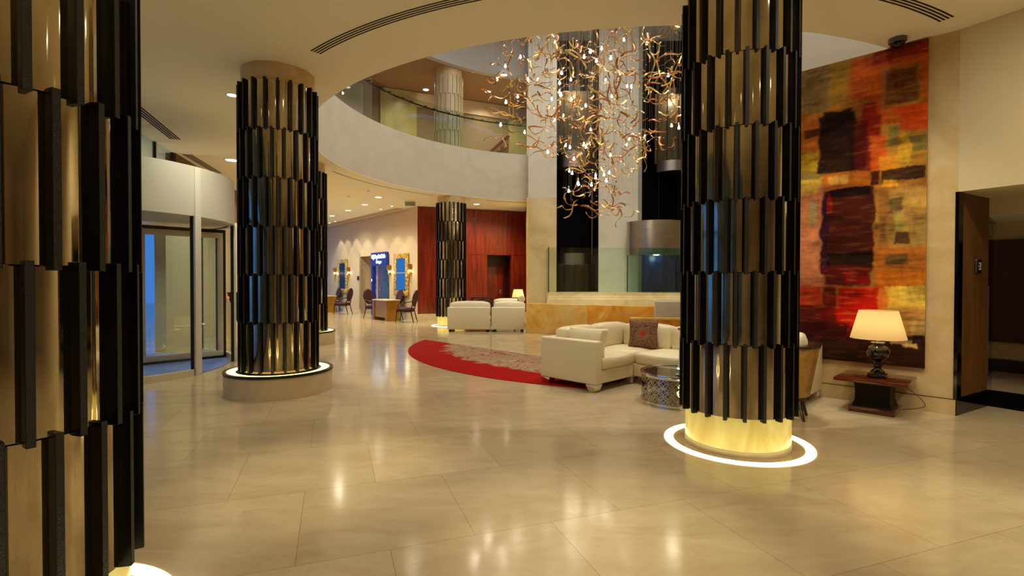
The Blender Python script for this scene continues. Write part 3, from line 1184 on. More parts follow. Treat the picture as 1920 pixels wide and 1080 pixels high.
# honey onyx low walls
ow = thing('onyx_wall', 'low honey-coloured onyx wall running behind the rug', 'low wall', (0.40, 14.10, 0), atan2(-0.49, 0.90))
bm = B()
box(bm, 0, 1.78, 0, 0.3, 0, 0.82, 0.004)
obj('left_section', bm, 'onyx', ow, label='pale honey onyx section')
bm = B()
box(bm, 1.782, 5.6, 0, 0.3, 0, 0.82, 0.004)
obj('right_section', bm, 'onyx_dark', ow, label='deep amber onyx section with white veins')
ledge = thing('onyx_ledge', 'orange onyx ledge behind the corner of the cream sofa', 'low wall', (2.45, 10.35, 0), atan2(-0.20, 0.97))
bm = B()
box(bm, 0, 2.2, 0, 0.22, 0, 0.66, 0.01)
obj('wall_body', bm, 'onyx_dark', ledge)
bm = B()
box(bm, -0.03, 2.23, -0.03, 0.25, 0.66, 0.70, 0.006)
obj('coping', bm, 'onyx', ledge)
bm = B()
box(bm, 0, 2.4, 0, 0.5, 0, 1.0, 0.01)
tag(obj('reception_block', bm, 'white_stone', None, (3.12, 11.0, 0)), 'pale stone block counter between onyx wall and front column', 'counter').rotation_euler = (0, 0, -0.2)

# gallery balustrade
gb = thing('gallery_balustrade', 'curved glass balustrade with dark handrail around the gallery edge', 'balustrade', (VC[0], VC[1], 0))
angs = [103.6 + 8.3 * k for k in range(0, 20)]
for k in range(len(angs) - 1):
    bm = B()
    a, b_ = R(angs[k]), R(angs[k + 1] - 0.15)
    lathe(bm, [(VR + 0.05, Z2), (VR + 0.05, Z2 + 1.13), (VR + 0.062, Z2 + 1.13), (VR + 0.062, Z2), (VR + 0.05, Z2)], 6, (0, 0), a, b_)
    obj('glass_panel', bm, 'glass_green', gb)
bm = B()
tube(bm, [((VR + 0.11) * cos(R(a)), (VR + 0.11) * sin(R(a)), Z2 + 1.0) for a in [103.6 + 1.5 * k for k in range(106)]], 0.024)
obj('handrail', bm, 'black_metal', gb)
for k in range(len(angs)):
    for s in (-1.6, 1.6):
        a = R(angs[k] + s)
        if angs[k] + s < 103.6:
            continue
        bm = B()
        box(bm, -0.06, 0.06, -0.012, 0.012, -0.012, 0.012)
        tube(bm, [(0.0, 0, 0), (0.05, 0, 0.05)], 0.009, 6)
        o = obj('clamp', bm, 'black_metal', gb, ((VR + 0.06) * cos(a), (VR + 0.06) * sin(a), Z2 + 1.0))
        o.rotation_euler = (0, 0, a)

# ------------------------------------------------------------------ clad columns
TH = 0.6
ZB = 0.317
NF = 20


def band_mesh(h, r=0.449):
    bm = B()
    n = NF * 8
    rings = []
    for z, dr in ((0.0, -0.012), (0.003, 0.0), (h - 0.003, 0.0), (h, -0.012)):
        ring = []
        for i in range(n):
            u = (i % 8) / 4.0 - 1.0          # -1 at a fin, 0 mid-panel
            rr = r - 0.004 + 0.010 * (1 - u * u) + dr
            ring.append(bm.verts.new((rr * cos(2 * pi * i / n), rr * sin(2 * pi * i / n), z)))
        rings.append(ring)
    for k in range(3):
        for i in range(n):
            f = bm.faces.new((rings[k][i], rings[k][(i + 1) % n], rings[k + 1][(i + 1) % n], rings[k + 1][i]))
            f.smooth = True
    return mesh('mirrored_band', bm, 'bronze')


def fin_mesh(h, r0=0.43, r1=0.489, w=0.027, mats=('fin_side', 'fin_face')):
    bm = B()
    vs = box(bm, r0, r1, -w / 2, w / 2, -0.016, h + 0.016, 0.0015, 1)
    bmesh.ops.recalc_face_normals(bm, faces=bm.faces)
    for f in bm.faces:
        f.material_index = 1 if f.normal.x > 0.8 else 0
    return mesh('fin', bm, list(mats), recalc=False)


BAND = band_mesh(TH)
FIN = fin_mesh(TH)


def column(label, x, y, kind, phase=0.0):
    t = thing('clad_column', label, 'column', (x, y, 0), phase, 'bronze mirror columns around the lobby')
    bm = B()
    lathe(bm, [(0.0, ZB + 6 * TH - 0.01), (0.438, ZB + 6 * TH - 0.01), (0.442, ZC)], 72)
    obj('stone_cap', bm, 'cap', t, label='plain beige stone collar at the ceiling')
    for k in range(6):
        b = obj('mirrored_band', BAND, None, t, (0, 0, ZB + k * TH - (0.02 if y < 3 else 0)))
        b.rotation_euler = (0, 0, (k % 2) * pi / NF)
        for i in range(NF):
            f = bpy.data.objects.new('fin', FIN)
            COL.objects.link(f)
            f.parent = b
            f.rotation_euler = (0, 0, 2 * pi * i / NF)
    if kind == 'floor':
        bm = B()
        lathe(bm, [(0.0, ZB + 0.01), (0.437, ZB + 0.01), (0.437, 0.045)], 72)
        obj('glowing_base', bm, 'onyx_glow', t, label='glowing yellow onyx base')
        bm = B()
        lathe(bm, [(0.437, 0.045), (0.441, 0.04), (0.441, 0.0)], 72)
        obj('base_trim', bm, 'plinth', t)
        bm = B()
        lathe(bm, [(0.545, 0.001), (0.545, 0.005), (0.622, 0.005), (0.622, 0.001)], 96)
        obj('light_ring', bm, 'ring_glow', t, label='glowing ring of light let into the floor')
    else:
        bm = B()
        lathe(bm, [(0.655, 0.0), (0.655, 0.262)], 96)
        obj('plinth', bm, 'plinth', t, label='round beige stone plinth')
        bm = B()
        lathe(bm, [(0.655, 0.262), (0.662, 0.262), (0.662, 0.292), (0.618, 0.292), (0.618, 0.27), (0.655, 0.27)], 96)
        lathe(bm, [(0.52, 0.28), (0.505, 0.29), (0.43, 0.29)], 96)
        obj('plinth_rim', bm, 'black_metal', t, label='black metal plinth rim')
        bm = B()
        lathe(bm, [(0.618, 0.283), (0.51, 0.283)], 96)
        obj('light_ring', bm, 'plinth_glow', t, label='glowing yellow light ring on the plinth')
    return t


column('huge bronze mirror column with black fins filling the near left edge', -2.03, 1.958, 'floor', R(13))
column('bronze mirror column on round stone plinth beside the revolving door', -3.065, 6.685, 'plinth', R(14.5))
column('bronze mirror column on lit plinth half hidden behind the plinth column by the door', -4.79, 11.75, 'plinth', R(2))
column('distant bronze mirror column beside the cream sofas and cherry wall', -1.97, 16.43, 'floor', R(9))
column('bronze mirror column with glowing base standing in front of the painting', 2.025, 4.559, 'floor', R(1.5))

# ivory column on the gallery
t = thing('ivory_column', 'ivory clad column standing on the upper gallery behind the glass', 'column', (-2.09, 16.73, Z2))
UB = B()
lathe(UB, [(0.44, 0), (0.44, 0.58)], 60)
UBM = mesh('cladding_band', UB, 'upper_tile')
UF = fin_mesh(0.58, 0.43, 0.475, 0.05, ('upper_tile2', 'upper_tile'))
for k in range(4):
    b = obj('cladding_band', UBM, None, t, (0, 0, 0.02 + 0.58 * k))
    b.rotation_euler = (0, 0, (k % 2) * pi / NF)
    for i in range(NF):
        f = bpy.data.objects.new('fin', UF)
        COL.objects.link(f)
        f.parent = b
        f.rotation_euler = (0, 0, 2 * pi * i / NF)
bm = B()
lathe(bm, [(0.44, 2.34), (0.44, Z3 - Z2)], 60)
obj('stone_cap', bm, 'cap', t)

# ------------------------------------------------------------------ revolving door and entrance facade
DC = (-6.65, 8.19)
rd = thing('revolving_door', 'large revolving door drum with satin metal fascia and glass wings', 'revolving door', (DC[0], DC[1], 0))
RR = 1.895
bm = B()
lathe(bm, [(RR - 0.08, 2.42), (RR + 0.02, 2.42), (RR + 0.02, 3.17), (RR - 0.3, 3.17), (RR - 0.3, 2.5)], 96)
obj('fascia', bm, 'fascia', rd, label='satin metal drum fascia')
bm = B()
lathe(bm, [(0, 2.46), (RR - 0.05, 2.44)], 64)
obj('canopy', bm, 'door_metal', rd)
# visible seams on the fascia
for a in (-13.7, 29, -60, 75):
    bm = B()
    box(bm, RR - 0.03, RR + 0.035, -0.055, 0.055, 0.0, 3.165 if a == -13.7 else 2.42, 0.003)
    o = obj('post', bm, 'fascia', rd)
    o.rotation_euler = (0, 0, R(a))
    bm = B()
    box(bm, RR - 0.05, RR + 0.0, 0.055, 0.07, 0.0, 2.42)
    box(bm, RR - 0.05, RR + 0.0, -0.07, -0.055, 0.0, 2.42)
    o = obj('gasket', bm, 'black_metal', rd)
    o.rotation_euler = (0, 0, R(a))
for a0, a1 in ((-60, -13.7), (29, 75), (120, 166), (-151, -105)):
    bm = B()
    lathe(bm, [(RR - 0.02, 0.1), (RR - 0.02, 2.42)], 24, (0, 0), R(a0 + 2), R(a1 - 2))
    obj('curved_glass', bm, 'glass_clear', rd)
    bm = B()
    lathe(bm, [(RR - 0.05, 0), (RR + 0.015, 0), (RR + 0.015, 0.1), (RR - 0.05, 0.1), (RR - 0.05, 0)], 24, (0, 0), R(a0 + 2), R(a1 - 2))
    obj('kick_rail', bm, 'door_metal', rd)


def wing(ang):
    bm = B()
    L0, L1, H = 0.05, 1.80, 2.33
    fw = 0.10
    # perimeter frame as four mitred bars, two panes
    box(bm, L0, L1, -0.03, 0.03, 0.05, 0.05 + fw, 0.004)
    box(bm, L0, L1, -0.03, 0.03, H - fw, H, 0.004)
    box(bm, L1 - fw, L1, -0.03, 0.03, 0.05 + fw, H - fw, 0.004)
    box(bm, L0, L0 + 0.06, -0.03, 0.03, 0.05 + fw, H - fw, 0.004)
    box(bm, 0.50, 0.50 + fw, -0.03, 0.03, 0.05 + fw, H - fw, 0.004)
    w = obj('wing', bm, 'door_metal', rd)
    w.rotation_euler = (0, 0, R(ang))
    bm = B()
    box(bm, L0 + 0.06, 0.50, -0.005, 0.005, 0.15, H - fw)
    box(bm, 0.60, L1 - fw, -0.005, 0.005, 0.15, H - fw)
    obj('pane', bm, 'glass_blue', w)
    bm = B()
    box(bm, L1, L1 + 0.05, -0.012, 0.012, 0.02, H)
    box(bm, L0, L1 + 0.05, -0.012, 0.012, 0.01, 0.05)
    box(bm, L0, L1 + 0.05, -0.012, 0.012, H, H + 0.06)
    box(bm, L1 - fw - 0.012, L1 - fw, -0.032, 0.032, 0.15, H - fw)
    obj('brush_seal', bm, 'black_metal', w)


for k in range(4):
    wing(46.7 + 90 * k)
bm = B()
lathe(bm, [(0.0, 0.01), (0.09, 0.01), (0.09, 2.42), (0, 2.42)], 20)
obj('centre_shaft', bm, 'door_metal', rd)
bm = B()
lathe(bm, [(0, 0.008), (RR - 0.08, 0.008), (RR - 0.08, 0.002)], 64)
tag(obj('drum_mat', bm, 'daylight_blue', None, (DC[0], DC[1], 0)), 'round mat coloured daylight blue inside the revolving door', 'mat')

# facade plane through the drum centre
FU = Vector((-0.25, 0.968)).normalized()
rzF = atan2(FU.y, FU.x)


def fstruct(name, x0, x1, y0, y1, z0, z1, m):
    bm = B()
    box(bm, x0, x1, y0, y1, z0, z1)
    return struct(name, bm, m, (DC[0] + 0.19, DC[1] + 0.05, 0), rzF)


fstruct('wall_facade_head', 2.62, 9.5, 0, 0.2, 3.17, ZC, 'brown_panel')
fstruct('wall_facade_far', 2.05, 9.5, 0, 0.2, 0, 3.17, 'cream_wall')
n = 0
for a, b_ in ((-14.5, -12.1), (-12.0, -9.6), (-9.5, -7.1), (-7.0, -4.6), (-4.5, -2.0)):
    n += 1
    w = fstruct('window_%d' % n, a + 0.05, b_ - 0.05, 0.05, 0.07, 0.1, ZC, 'glass_blue')
    bm = B()
    for x in (a, b_ - 0.05):
        box(bm, x, x + 0.05, 0.02, 0.10, 0, ZC)
    box(bm, a, b_, 0, 0.14, 0, 0.1)
    box(bm, a, b_, 0, 0.14, 2.42, 2.5)
    obj('window_frame', bm, 'black_metal', w)
n += 1
w = fstruct('window_%d' % n, -2.0, 2.6, 0.05, 0.07, 3.2, ZC, 'glass_blue')
bm = B()
for x in (-2.0, -0.6, 0.8, 1.7, 2.55):
    box(bm, x, x + 0.03, 0.03, 0.09, 3.17, ZC)
box(bm, -2.0, 2.6, 0, 0.14, 3.17, 3.22)
obj('window_frame', bm, 'black_metal', w)
fstruct('wall_outside', -2.8, 3.0, 4.6, 4.8, 0, 3.6, 'outside_wall')
fstruct('ceiling_porch', -3.5, 4.5, 2.0, 7.0, 4.3, 4.4, 'plaster')

# ------------------------------------------------------------------ line diffusers and downlights
def arc_slots(label, c, r0, r1, a0, a1, nsl=4, name='air_diffuser'):
    t = thing(name, label, 'air vent', (c[0], c[1], ZC))
    w = (r1 - r0) / nsl
    for k in range(nsl):
        ra, rb = r0 + w * k + w * 0.22, r0 + w * (k + 1) - w * 0.22
        bm = B()
        lathe(bm, [(ra, -0.003), (rb, -0.003), (rb, 0.0), (ra, 0.0), (ra, -0.003)], 90, (0, 0), R(a0), R(a1), smooth=False)
        obj('slot', bm, 'slot', t)
    bm = B()
    lathe(bm, [(r0 - 0.005, -0.0015), (r1 + 0.005, -0.0015), (r1 + 0.005, 0.0), (r0 - 0.005, 0.0), (r0 - 0.005, -0.0015)], 90, (0, 0), R(a0), R(a1), smooth=False)
    obj('vent_frame', bm, 'ceiling', t)
    return t


arc_slots('long curved slot vent in the ceiling left of the front column', (1.62, 10.45), 5.86, 6.0, 228.3, 268.6)
arc_slots('curved slot vent in the ceiling ending above the painting', (1.62, 10.45), 5.86, 6.0, 279.2, 298.6)
arc_slots('dark curved slot vent beyond the void, over the left concourse', VC, 6.40, 6.46, 133, 169.5, 1)
arc_slots('short dark slot vent above the cherry wall', VC, 6.28, 6.36, 102, 116, 2)


def line_vent(label, p, q, w):
    d = Vector((q[0] - p[0], q[1] - p[1]))
    t = thing('line_vent', label, 'air vent', (p[0], p[1], ZC), atan2(d.y, d.x))
    for k in range(4):
        bm = B()
        box(bm, 0, d.length, w * k / 4 + 0.008, w * (k + 1) / 4 - 0.008, -0.003, 0)
        obj('slot', bm, 'slot', t)
    bm = B()
    box(bm, -0.01, d.length + .01, -0.01, w + 0.01, -0.0015, 0)
    obj('vent_frame', bm, 'ceiling', t)


line_vent('straight slot vent in the ceiling beside the near left column', (-5.55, 7.3), (-6.33, 9.75), 0.2)
line_vent('straight slot vent in the ceiling above the revolving door drum', (-6.85, 10.9), (-7.28, 12.8), 0.2)


def downlight(label, x, y, r=0.09, z=ZC, grp='round downlights in the ceiling'):
    t = thing('downlight', label, 'ceiling light', (x, y, z), 0, grp)
    bm = B()
    lathe(bm, [(r * 0.8, -0.004), (r, -0.006), (r + 0.012, 0.0)], 24)
    obj('trim_ring', bm, 'trim_ring', t)
    bm = B()
    lathe(bm, [(0, -0.003), (r * 0.8, -0.003)], 24)
    obj('diffuser', bm, 'diffuser', t)
    return t


downlight('round downlight glowing just left of the plinth column cap', -4.07, 7.41, 0.085)
downlight('round downlight above the revolving door drum, left of the plinth column', -6.28, 11.4, 0.16)
downlight('nearest of the row of round downlights along the left concourse', -4.32, 16.42, 0.13)
downlight('second downlight of the concourse row', -5.22, 18.03, 0.13)
downlight('third downlight of the concourse row', -6.3, 19.52, 0.13)
downlight('fourth and farthest downlight of the concourse row', -7.48, 21.11, 0.13)
downlight('round downlight in front of the cherry wall', -1.25, 17.87, 0.13)
for i, (x, y) in enumerate(((-4.34, 18.35), (-4.95, 19.16), (-8.04, 23.1), (-8.53, 23.74))):
    downlight(('small spotlight nearest the cherry wall, over the blue mirror', 'small spotlight second from the cherry wall',
               'small spotlight above the black mirror', 'small spotlight farthest along the cream wall')[i], x, y, 0.055, grp='small spotlights along the cream wall')
for lb, x, y, z, r in (('glaring gallery downlight right of the ivory column', -1.25, 16.7, Z3, 0.12), ('bright gallery downlight beside the chandelier', -0.29, 17.0, Z3, 0.14),
                       ('gallery downlight over the back of the landing', -0.88, 18.48, Z3, 0.12), ('gallery downlight above the olive stone wall', -3.1, 18.3, Z3, 0.12)):
    downlight(lb, x, y, r, z, 'gallery downlights')
downlight('small downlight in the passage ceiling on the right', *rt(-0.02 + 1.0, 1.5), 0.06, 2.23, 'passage downlights')
# tiny smoke detectors
for lb, x, y in (('tiny dark smoke detector between concourse lights', -4.3, 15.2), ('tiny smoke detector above the third concourse light', -5.2, 16.2)):
    bm = B()
    lathe(bm, [(0, -0.03), (0.035, -0.03), (0.045, 0)], 16)
    tag(obj('smoke_detector', bm, 'trim_ring', None, (x, y, ZC)), lb, 'smoke detector')

# dome camera above the painting
dc_ = thing('dome_camera', 'dark dome camera hanging from the ceiling above the painting', 'camera', (4.27, 5.66, ZC))
bm = B()
lathe(bm, [(0.0, 0), (0.085, 0), (0.085, -0.045), (0.07, -0.05)], 28)
obj('housing', bm, 'camera_body', dc_)
bm = B()
lathe(bm, [(0.07, -0.048), (0.064, -0.075), (0.04, -0.1), (0, -0.11)], 28)
obj('dome', bm, 'black_glass', dc_)

# suspended sign box over the concourse
sg = thing('hanging_sign', 'blank grey sign box hung on wires over the concourse', 'sign', (-3.45, 17.2, 0), 0.1)
bm = B()
box(bm, -0.17, 0.17, -0.04, 0.04, 3.98, 4.11)
obj('panel', bm, 'grey_panel', sg)

# ------------------------------------------------------------------ the painting
def painting():
    # (u0,u1,z0,z1,(sRGB),softness) ; u from the right edge, z above the floor
    def uz(x, y):
        u = max(0.0, (1743 - x)) * 0.00465 + (1743 - x) ** 2 * 0.0000028
        zb = 0.48 - u * 0.16 * 0 
        k = (y - (68 + (1743 - x) * 0.279)) / ((690 - (1743 - x) * 0.073) - (68 + (1743 - x) * 0.279))
        return u, 4.12 - k * (4.12 - 0.48)
    patches = [
        (1500, 60, 1565, 215, (132, 104, 56), 14), (1560, 110, 1612, 190, (160, 122, 38), 8), (1598, 90, 1745, 290, (182, 78, 18), 16),
        (1638, 60, 1745, 108, (140, 40, 16), 8), (1655, 118, 1732, 192, (150, 92, 30), 8), (1664, 126, 1724, 186, (104, 60, 26), 5),
        (1625, 135, 1658, 250, (196, 84, 14), 9), (1560, 190, 1640, 225, (176, 110, 30), 10), (1500, 215, 1545, 290, (176, 92, 24), 8),
        (1500, 285, 1540, 345, (190, 150, 34), 6), (1500, 320, 1550, 360, (136, 112, 54), 6), (1512, 240, 1560, 256, (92, 40, 12), 4),
        (1655, 225, 1745, 330, (172, 122, 42), 8), (1690, 196, 1745, 240, (196, 66, 18), 5), (1618, 190, 1650, 260, (150, 24, 10), 9),
        (1600, 215, 1656, 330, (124, 20, 10), 8), (1640, 250, 1666, 320, (196, 80, 20), 7), (1655, 290, 1690, 322, (216, 130, 30), 5),
        (1700, 250, 1742, 280, (110, 96, 50), 5), (1672, 232, 1690, 270, (120, 110, 52), 4), (1690, 245, 1712, 300, (204, 150, 36), 4),
        (1541, 214, 1612, 322, (24, 4, 6), 5), (1552, 206, 1606, 226, (30, 6, 6), 5), (1608, 225, 1630, 318, (70, 8, 8), 6),
        (1548, 322, 1655, 356, (206, 110, 30), 6), (1560, 330, 1600, 345, (232, 170, 80), 4), (1636, 318, 1656, 345, (70, 14, 10), 3),
        (1658, 312, 1742, 334, (52, 26, 16), 4), (1660, 336, 1688, 350, (236, 160, 40), 4),
        (1655, 345, 1745, 480, (170, 124, 58), 10), (1668, 368, 1712, 398, (104, 82, 44), 4), (1682, 392, 1712, 432, (196, 168, 82), 4),
        (1684, 432, 1713, 455, (86, 58, 34), 4), (1700, 350, 1745, 420, (186, 140, 70), 6), (1655, 352, 1672, 475, (146, 92, 40), 5), (1720, 400, 1745, 470, (160, 128, 66), 5),
        (1500, 345, 1552, 545, (196, 118, 78), 10), (1500, 338, 1545, 366, (214, 170, 66), 6), (1524, 376, 1538, 424, (168, 140, 96), 4),
        (1548, 352, 1646, 480, (62, 6, 8), 4), (1554, 352, 1640, 368, (24, 4, 6), 3), (1546, 372, 1560, 515, (48, 14, 36), 5), (1556, 360, 1566, 400, (130, 12, 16), 3),
        (1560, 472, 1650, 512, (18, 3, 4), 5), (1552, 500, 1640, 538, (88, 12, 14), 6), (1590, 512, 1640, 532, (130, 16, 12), 4),
        (1646, 460, 1745, 512, (186, 104, 34), 7), (1665, 474, 1712, 496, (112, 84, 40), 4), (1650, 506, 1745, 540, (210, 110, 26), 6),
        (1502, 536, 1550, 582, (172, 44, 20), 7), (1502, 575, 1560, 625, (92, 14, 14), 7), (1548, 536, 1580, 625, (110, 12, 12), 6),
        (1576, 538, 1668, 622, (200, 16, 8), 5), (1665, 536, 1745, 580, (220, 176, 60), 5), (1695, 535, 1742, 572, (232, 190, 80), 4),
        (1668, 575, 1745, 642, (200, 150, 78), 7), (1655, 540, 1672, 600, (206, 110, 40), 5), (1712, 600, 1745, 635, (214, 176, 104), 5),
        (1500, 622, 1745, 700, (34, 9, 7), 6), (1500, 606, 1600, 640, (60, 12, 10), 8), (1600, 612, 1668, 634, (110, 14, 10), 7),
        (1676, 634, 1735, 647, (176, 136, 92), 4), (1718, 628, 1742, 650, (40, 14, 12), 3), (1700, 642, 1726, 650, (206, 170, 120), 3),
    ]
    W, H = 2.75, 3.64
    nx, nz = 300, 440
    ps = []
    for x0, y0, x1, y1, c, s in patches:
        ua, za = uz(x1, (y0 + y1) / 2)
        ub, _ = uz(x0, 0)
        xm = (x0 + x1) / 2
        _, zt = uz(xm, y0)
        _, zb = uz(xm, y1)
        if x1 >= 1743:
            ua = -0.2
        ps.append((ua, ub, zb, zt, Vector(srgb(*c)[:3]), s * 0.0026))
    # the part hidden behind the column continues in the same palette
    rnd = random.Random(3)
    pal = [(150, 92, 30), (176, 110, 40), (120, 20, 10), (190, 150, 60), (60, 12, 10), (182, 78, 18), (132, 104, 56)]
    for k in range(26):
        u = rnd.uniform(1.4, 2.7)
        z = rnd.uniform(0.9, 4.1)
        a, b_ = rnd.uniform(.1, .4), rnd.uniform(.1, .4)
        ps.insert(0, (u - a, u + a, z - b_, z + b_, Vector(srgb(*rnd.choice(pal))[:3]), 0.05))
    ps.append((1.30, 3.0, 0.3, 0.85, Vector(srgb(34, 9, 7)[:3]), 0.04))
    base = Vector(srgb(168, 108, 42)[:3])
    bm = B()
    lay = bm.verts.layers.float_color.new('pigment')
    g = []
    for j in range(nz + 1):
        z = 0.48 + H * j / nz
        for i in range(nx + 1):
            # denser toward the visible right-hand half
            q = i / nx
            u = W * (q ** 1.35)
            n1 = noise.fractal(Vector((u * 2.2, z * 5.5, 1.3)), 1.0, 2.0, 5)
            n2 = noise.fractal(Vector((u * 2.6, z * 6.5, 7.7)), 1.0, 2.0, 5)
            n3 = noise.fractal(Vector((u * 5, z * 26, 3.1)), 1.0, 2.0, 4)
            n4 = noise.fractal(Vector((u * 26, z * 7, 9.1)), 1.0, 2.0, 4)
            c = base.copy()
            for (ua, ub, zb, zt, pc, s) in ps:
                du = min(u - ua, ub - u) + n1 * 0.03 + n3 * 0.012
                if du < -s:
                    continue
                dz = min(z - zb, zt - z) + n2 * 0.03 + n4 * 0.012
                if dz < -s:
                    continue
                a = max(0.0, min(1.0, 0.5 + du / (2 * s))) * max(0.0, min(1.0, 0.5 + dz / (2 * s)))
                if a > 0:
                    c = c.lerp(pc, a * 0.96)
            # dragged strokes let neighbouring pigments show through
            if n3 > 0.16:
                c = c.lerp(base, min(0.35, (n3 - 0.16) * 0.9) * min(1.0, c.x * 4))
            if n4 < -0.2:
                c = c.lerp(Vector((0.05, 0.02, 0.01)), min(0.08, (-n4 - 0.2) * 0.3))
            k = 0.95 + 0.34 * n3 + 0.10 * n4 + 0.55 * n1
            v = bm.verts.new((-u, 0, z))
            c = Vector((max(0, c.x * k), max(0, c.y * k * (1 + 0.1 * n2)), max(0, c.z * k)))
            v[lay] = (c.x, c.y, c.z, 1)
            g.append(v)
    for j in range(nz):
        for i in range(nx):
            a = j * (nx + 1) + i
            bm.faces.new((g[a + 1], g[a], g[a + nx + 1], g[a + nx + 2]))
    o_x, o_y = wp(0.26, -0.045)
    t = thing('painting', 'huge abstract canvas in rust, ochre and scarlet with two dark blocks', 'painting', (o_x, o_y, 0), rzA + pi)
    obj('canvas', bm, attr_mat('oil_paint', 0.65), t, recalc=False)
    bm = B()
    box(bm, -W, 0, 0.002, 0.04, 0.48, 0.48 + H)
    obj('stretcher', bm, 'gold_desk', t)


painting()

# ------------------------------------------------------------------ rug
RC, RRG = (2.62, 11.37), 4.85
bm = B()
lathe(bm, [(0, 0.012), (RRG - 0.01, 0.012), (RRG, 0.008), (RRG, 0.0005)], 160)
def clip(bm, co, no):
    bmesh.ops.bisect_plane(bm, geom=bm.verts[:] + bm.edges[:] + bm.faces[:], plane_co=co, plane_no=no, clear_outer=True)


clip(bm, (0.40 - RC[0], 14.06 - RC[1], 0), (0.478, 0.878, 0))
clip(bm, (P0.x + AD.x * 3.6 - RC[0], P0.y + AD.y * 3.6 - RC[1], 0), (-AD.x, -AD.y, 0))
clip(bm, (P0.x - RC[0] - 0.03, P0.y - RC[1] - 0.03, 0), (ND.x, ND.y, 0))
bmesh.ops.bisect_plane(bm, geom=bm.verts[:] + bm.edges[:] + bm.faces[:], plane_co=(2.4 - RC[0], 0, 0), plane_no=(1, 0, 0))
ln_ = Vector((0.202, 0.979, 0))
bmesh.ops.bisect_plane(bm, geom=bm.verts[:] + bm.edges[:] + bm.faces[:], plane_co=(2.4 - RC[0], 10.30 - RC[1], 0), plane_no=ln_)
bmesh.ops.delete(bm, geom=[f for f in bm.faces if f.calc_center_median().x > 2.4 - RC[0] and
                           (f.calc_center_median() - Vector((2.4 - RC[0], 10.30 - RC[1], 0))).dot(ln_) > 0], context='FACES')
rg = obj('round_rug', bm, rug_material(0, 0, RRG), None, (RC[0], RC[1], 0))
tag(rg, 'large round red-bordered rug with swirling rust and beige pattern', 'rug')

# ------------------------------------------------------------------ corner sofa (local x along AD (away-left), y along ND (toward the painting wall))
SO = P0
sofa = thing('corner_sofa', 'cream leather corner sofa with chrome feet beside the drum table', 'sofa', (P0.x, P0.y, 0), rzA)
# local coordinates: x = a, y = -n  (rotation maps +x to AD, +y to perpendicular left of AD = -ND)
A_F, A_B = 3.35, 4.31        # first run between these distances along the wall
N_F = 1.90                   # arm panel distance from the wall
N2 = 0.98                    # depth of second run
A_E = 1.25                   # end of second run near the lamp table


def sbox(bm, a0, a1, n0, n1, z0, z1, bev=0.02):
    box(bm, a0, a1, min(n0, n1), max(n0, n1), z0, z1, bev, 3)


GAP = 0.05
bm = B()
sbox(bm, A_F + 0.02, A_B - 0.12, N2, N_F - 0.14, 0.10, 0.28)
sbox(bm, A_E + 0.14, A_B - 0.12, GAP + 0.12, N2 - 0.02, 0.10, 0.28)
obj('base', bm, 'sofa', sofa)
bm = B()
sbox(bm, A_F - 0.0, A_B, N_F - 0.14, N_F, 0.10, 0.665, 0.022)
obj('arm', bm, 'sofa', sofa)
bm = B()
sbox(bm, A_E, A_E + 0.14, GAP, N2, 0.10, 0.665, 0.022)
obj('arm', bm, 'sofa', sofa)
bm = B()
sbox(bm, A_B - 0.13, A_B, GAP, N_F - 0.145, 0.10, 0.66, 0.022)
sbox(bm, A_E + 0.145, A_B - 0.135, GAP, GAP + 0.13, 0.10, 0.66, 0.022)
obj('back_frame', bm, 'sofa', sofa)
for a0, a1, n0, n1 in ((A_F + 0.0, A_B - 0.14, N2 + 0.0, N_F - 0.145), (A_F + 0.02, A_B - 0.14, GAP + 0.15, N2 - 0.01),
                       (A_F - 0.82, A_F + 0.005, GAP + 0.15, N2 + 0.0), (A_E + 0.145, A_F - 0.83, GAP + 0.15, N2 + 0.0)):
    bm = B()
    cushion(bm, a0, a1, n0, n1, 0.275, 0.445, 0.02, bev=0.04)
    obj('seat_cushion', bm, 'sofa', sofa)
for a0, a1, n0, n1 in ((A_B - 0.36, A_B - 0.12, 0.98, N_F - 0.16), (A_B - 0.36, A_B - 0.12, 0.2, 0.97),
                       (3.12, A_B - 0.38, 0.16, 0.40), (2.28, 3.11, 0.16, 0.40), (A_E + 0.16, 2.27, 0.16, 0.40)):
    bm = B()
    cushion(bm, a0, a1, n0, n1, 0.43, 0.785, 0.022, bev=0.05)
    obj('back_cushion', bm, 'sofa', sofa)
for a, n in ((A_F + 0.09, N_F - 0.08), (A_B - 0.08, N_F - 0.08), (A_F + 0.08, N2 + 0.0), (A_E + 0.08, N2 - 0.08), (A_E + 0.08, GAP + 0.1), (A_B - 0.1, GAP + 0.1)):
    bm = B()
    hexa(bm, [(a - .05, n - .05, 0.0), (a + .05, n - .05, 0.0), (a + .05, n + .05, 0.0), (a - .05, n + .05, 0.0),
              (a - .085, n - .075, 0.10), (a + .085, n - .075, 0.10), (a + .085, n + .075, 0.10), (a - .085, n + .075, 0.10)], 0.004)
    obj('foot', bm, 'chrome', sofa, label='chrome foot')


def put(a, n, z):
    v = P0 + AD * a - ND * n
    return (v.x, v.y, z)


def pillow(label, a, n, z, w, h, t, m, rz, tilt, roll=0.0, grp=None):
    bm = B()
    throw_pillow(bm, w, h, t)
    o = obj('throw_pillow', bm, m, None, put(a, n, z))
    o.rotation_euler = (Matrix.Rotation(rz, 4, 'Z') @ Matrix.Rotation(tilt, 4, 'X') @ Matrix.Rotation(roll, 4, 'Y')).to_euler()
    return tag(o, label, 'pillow', grp)


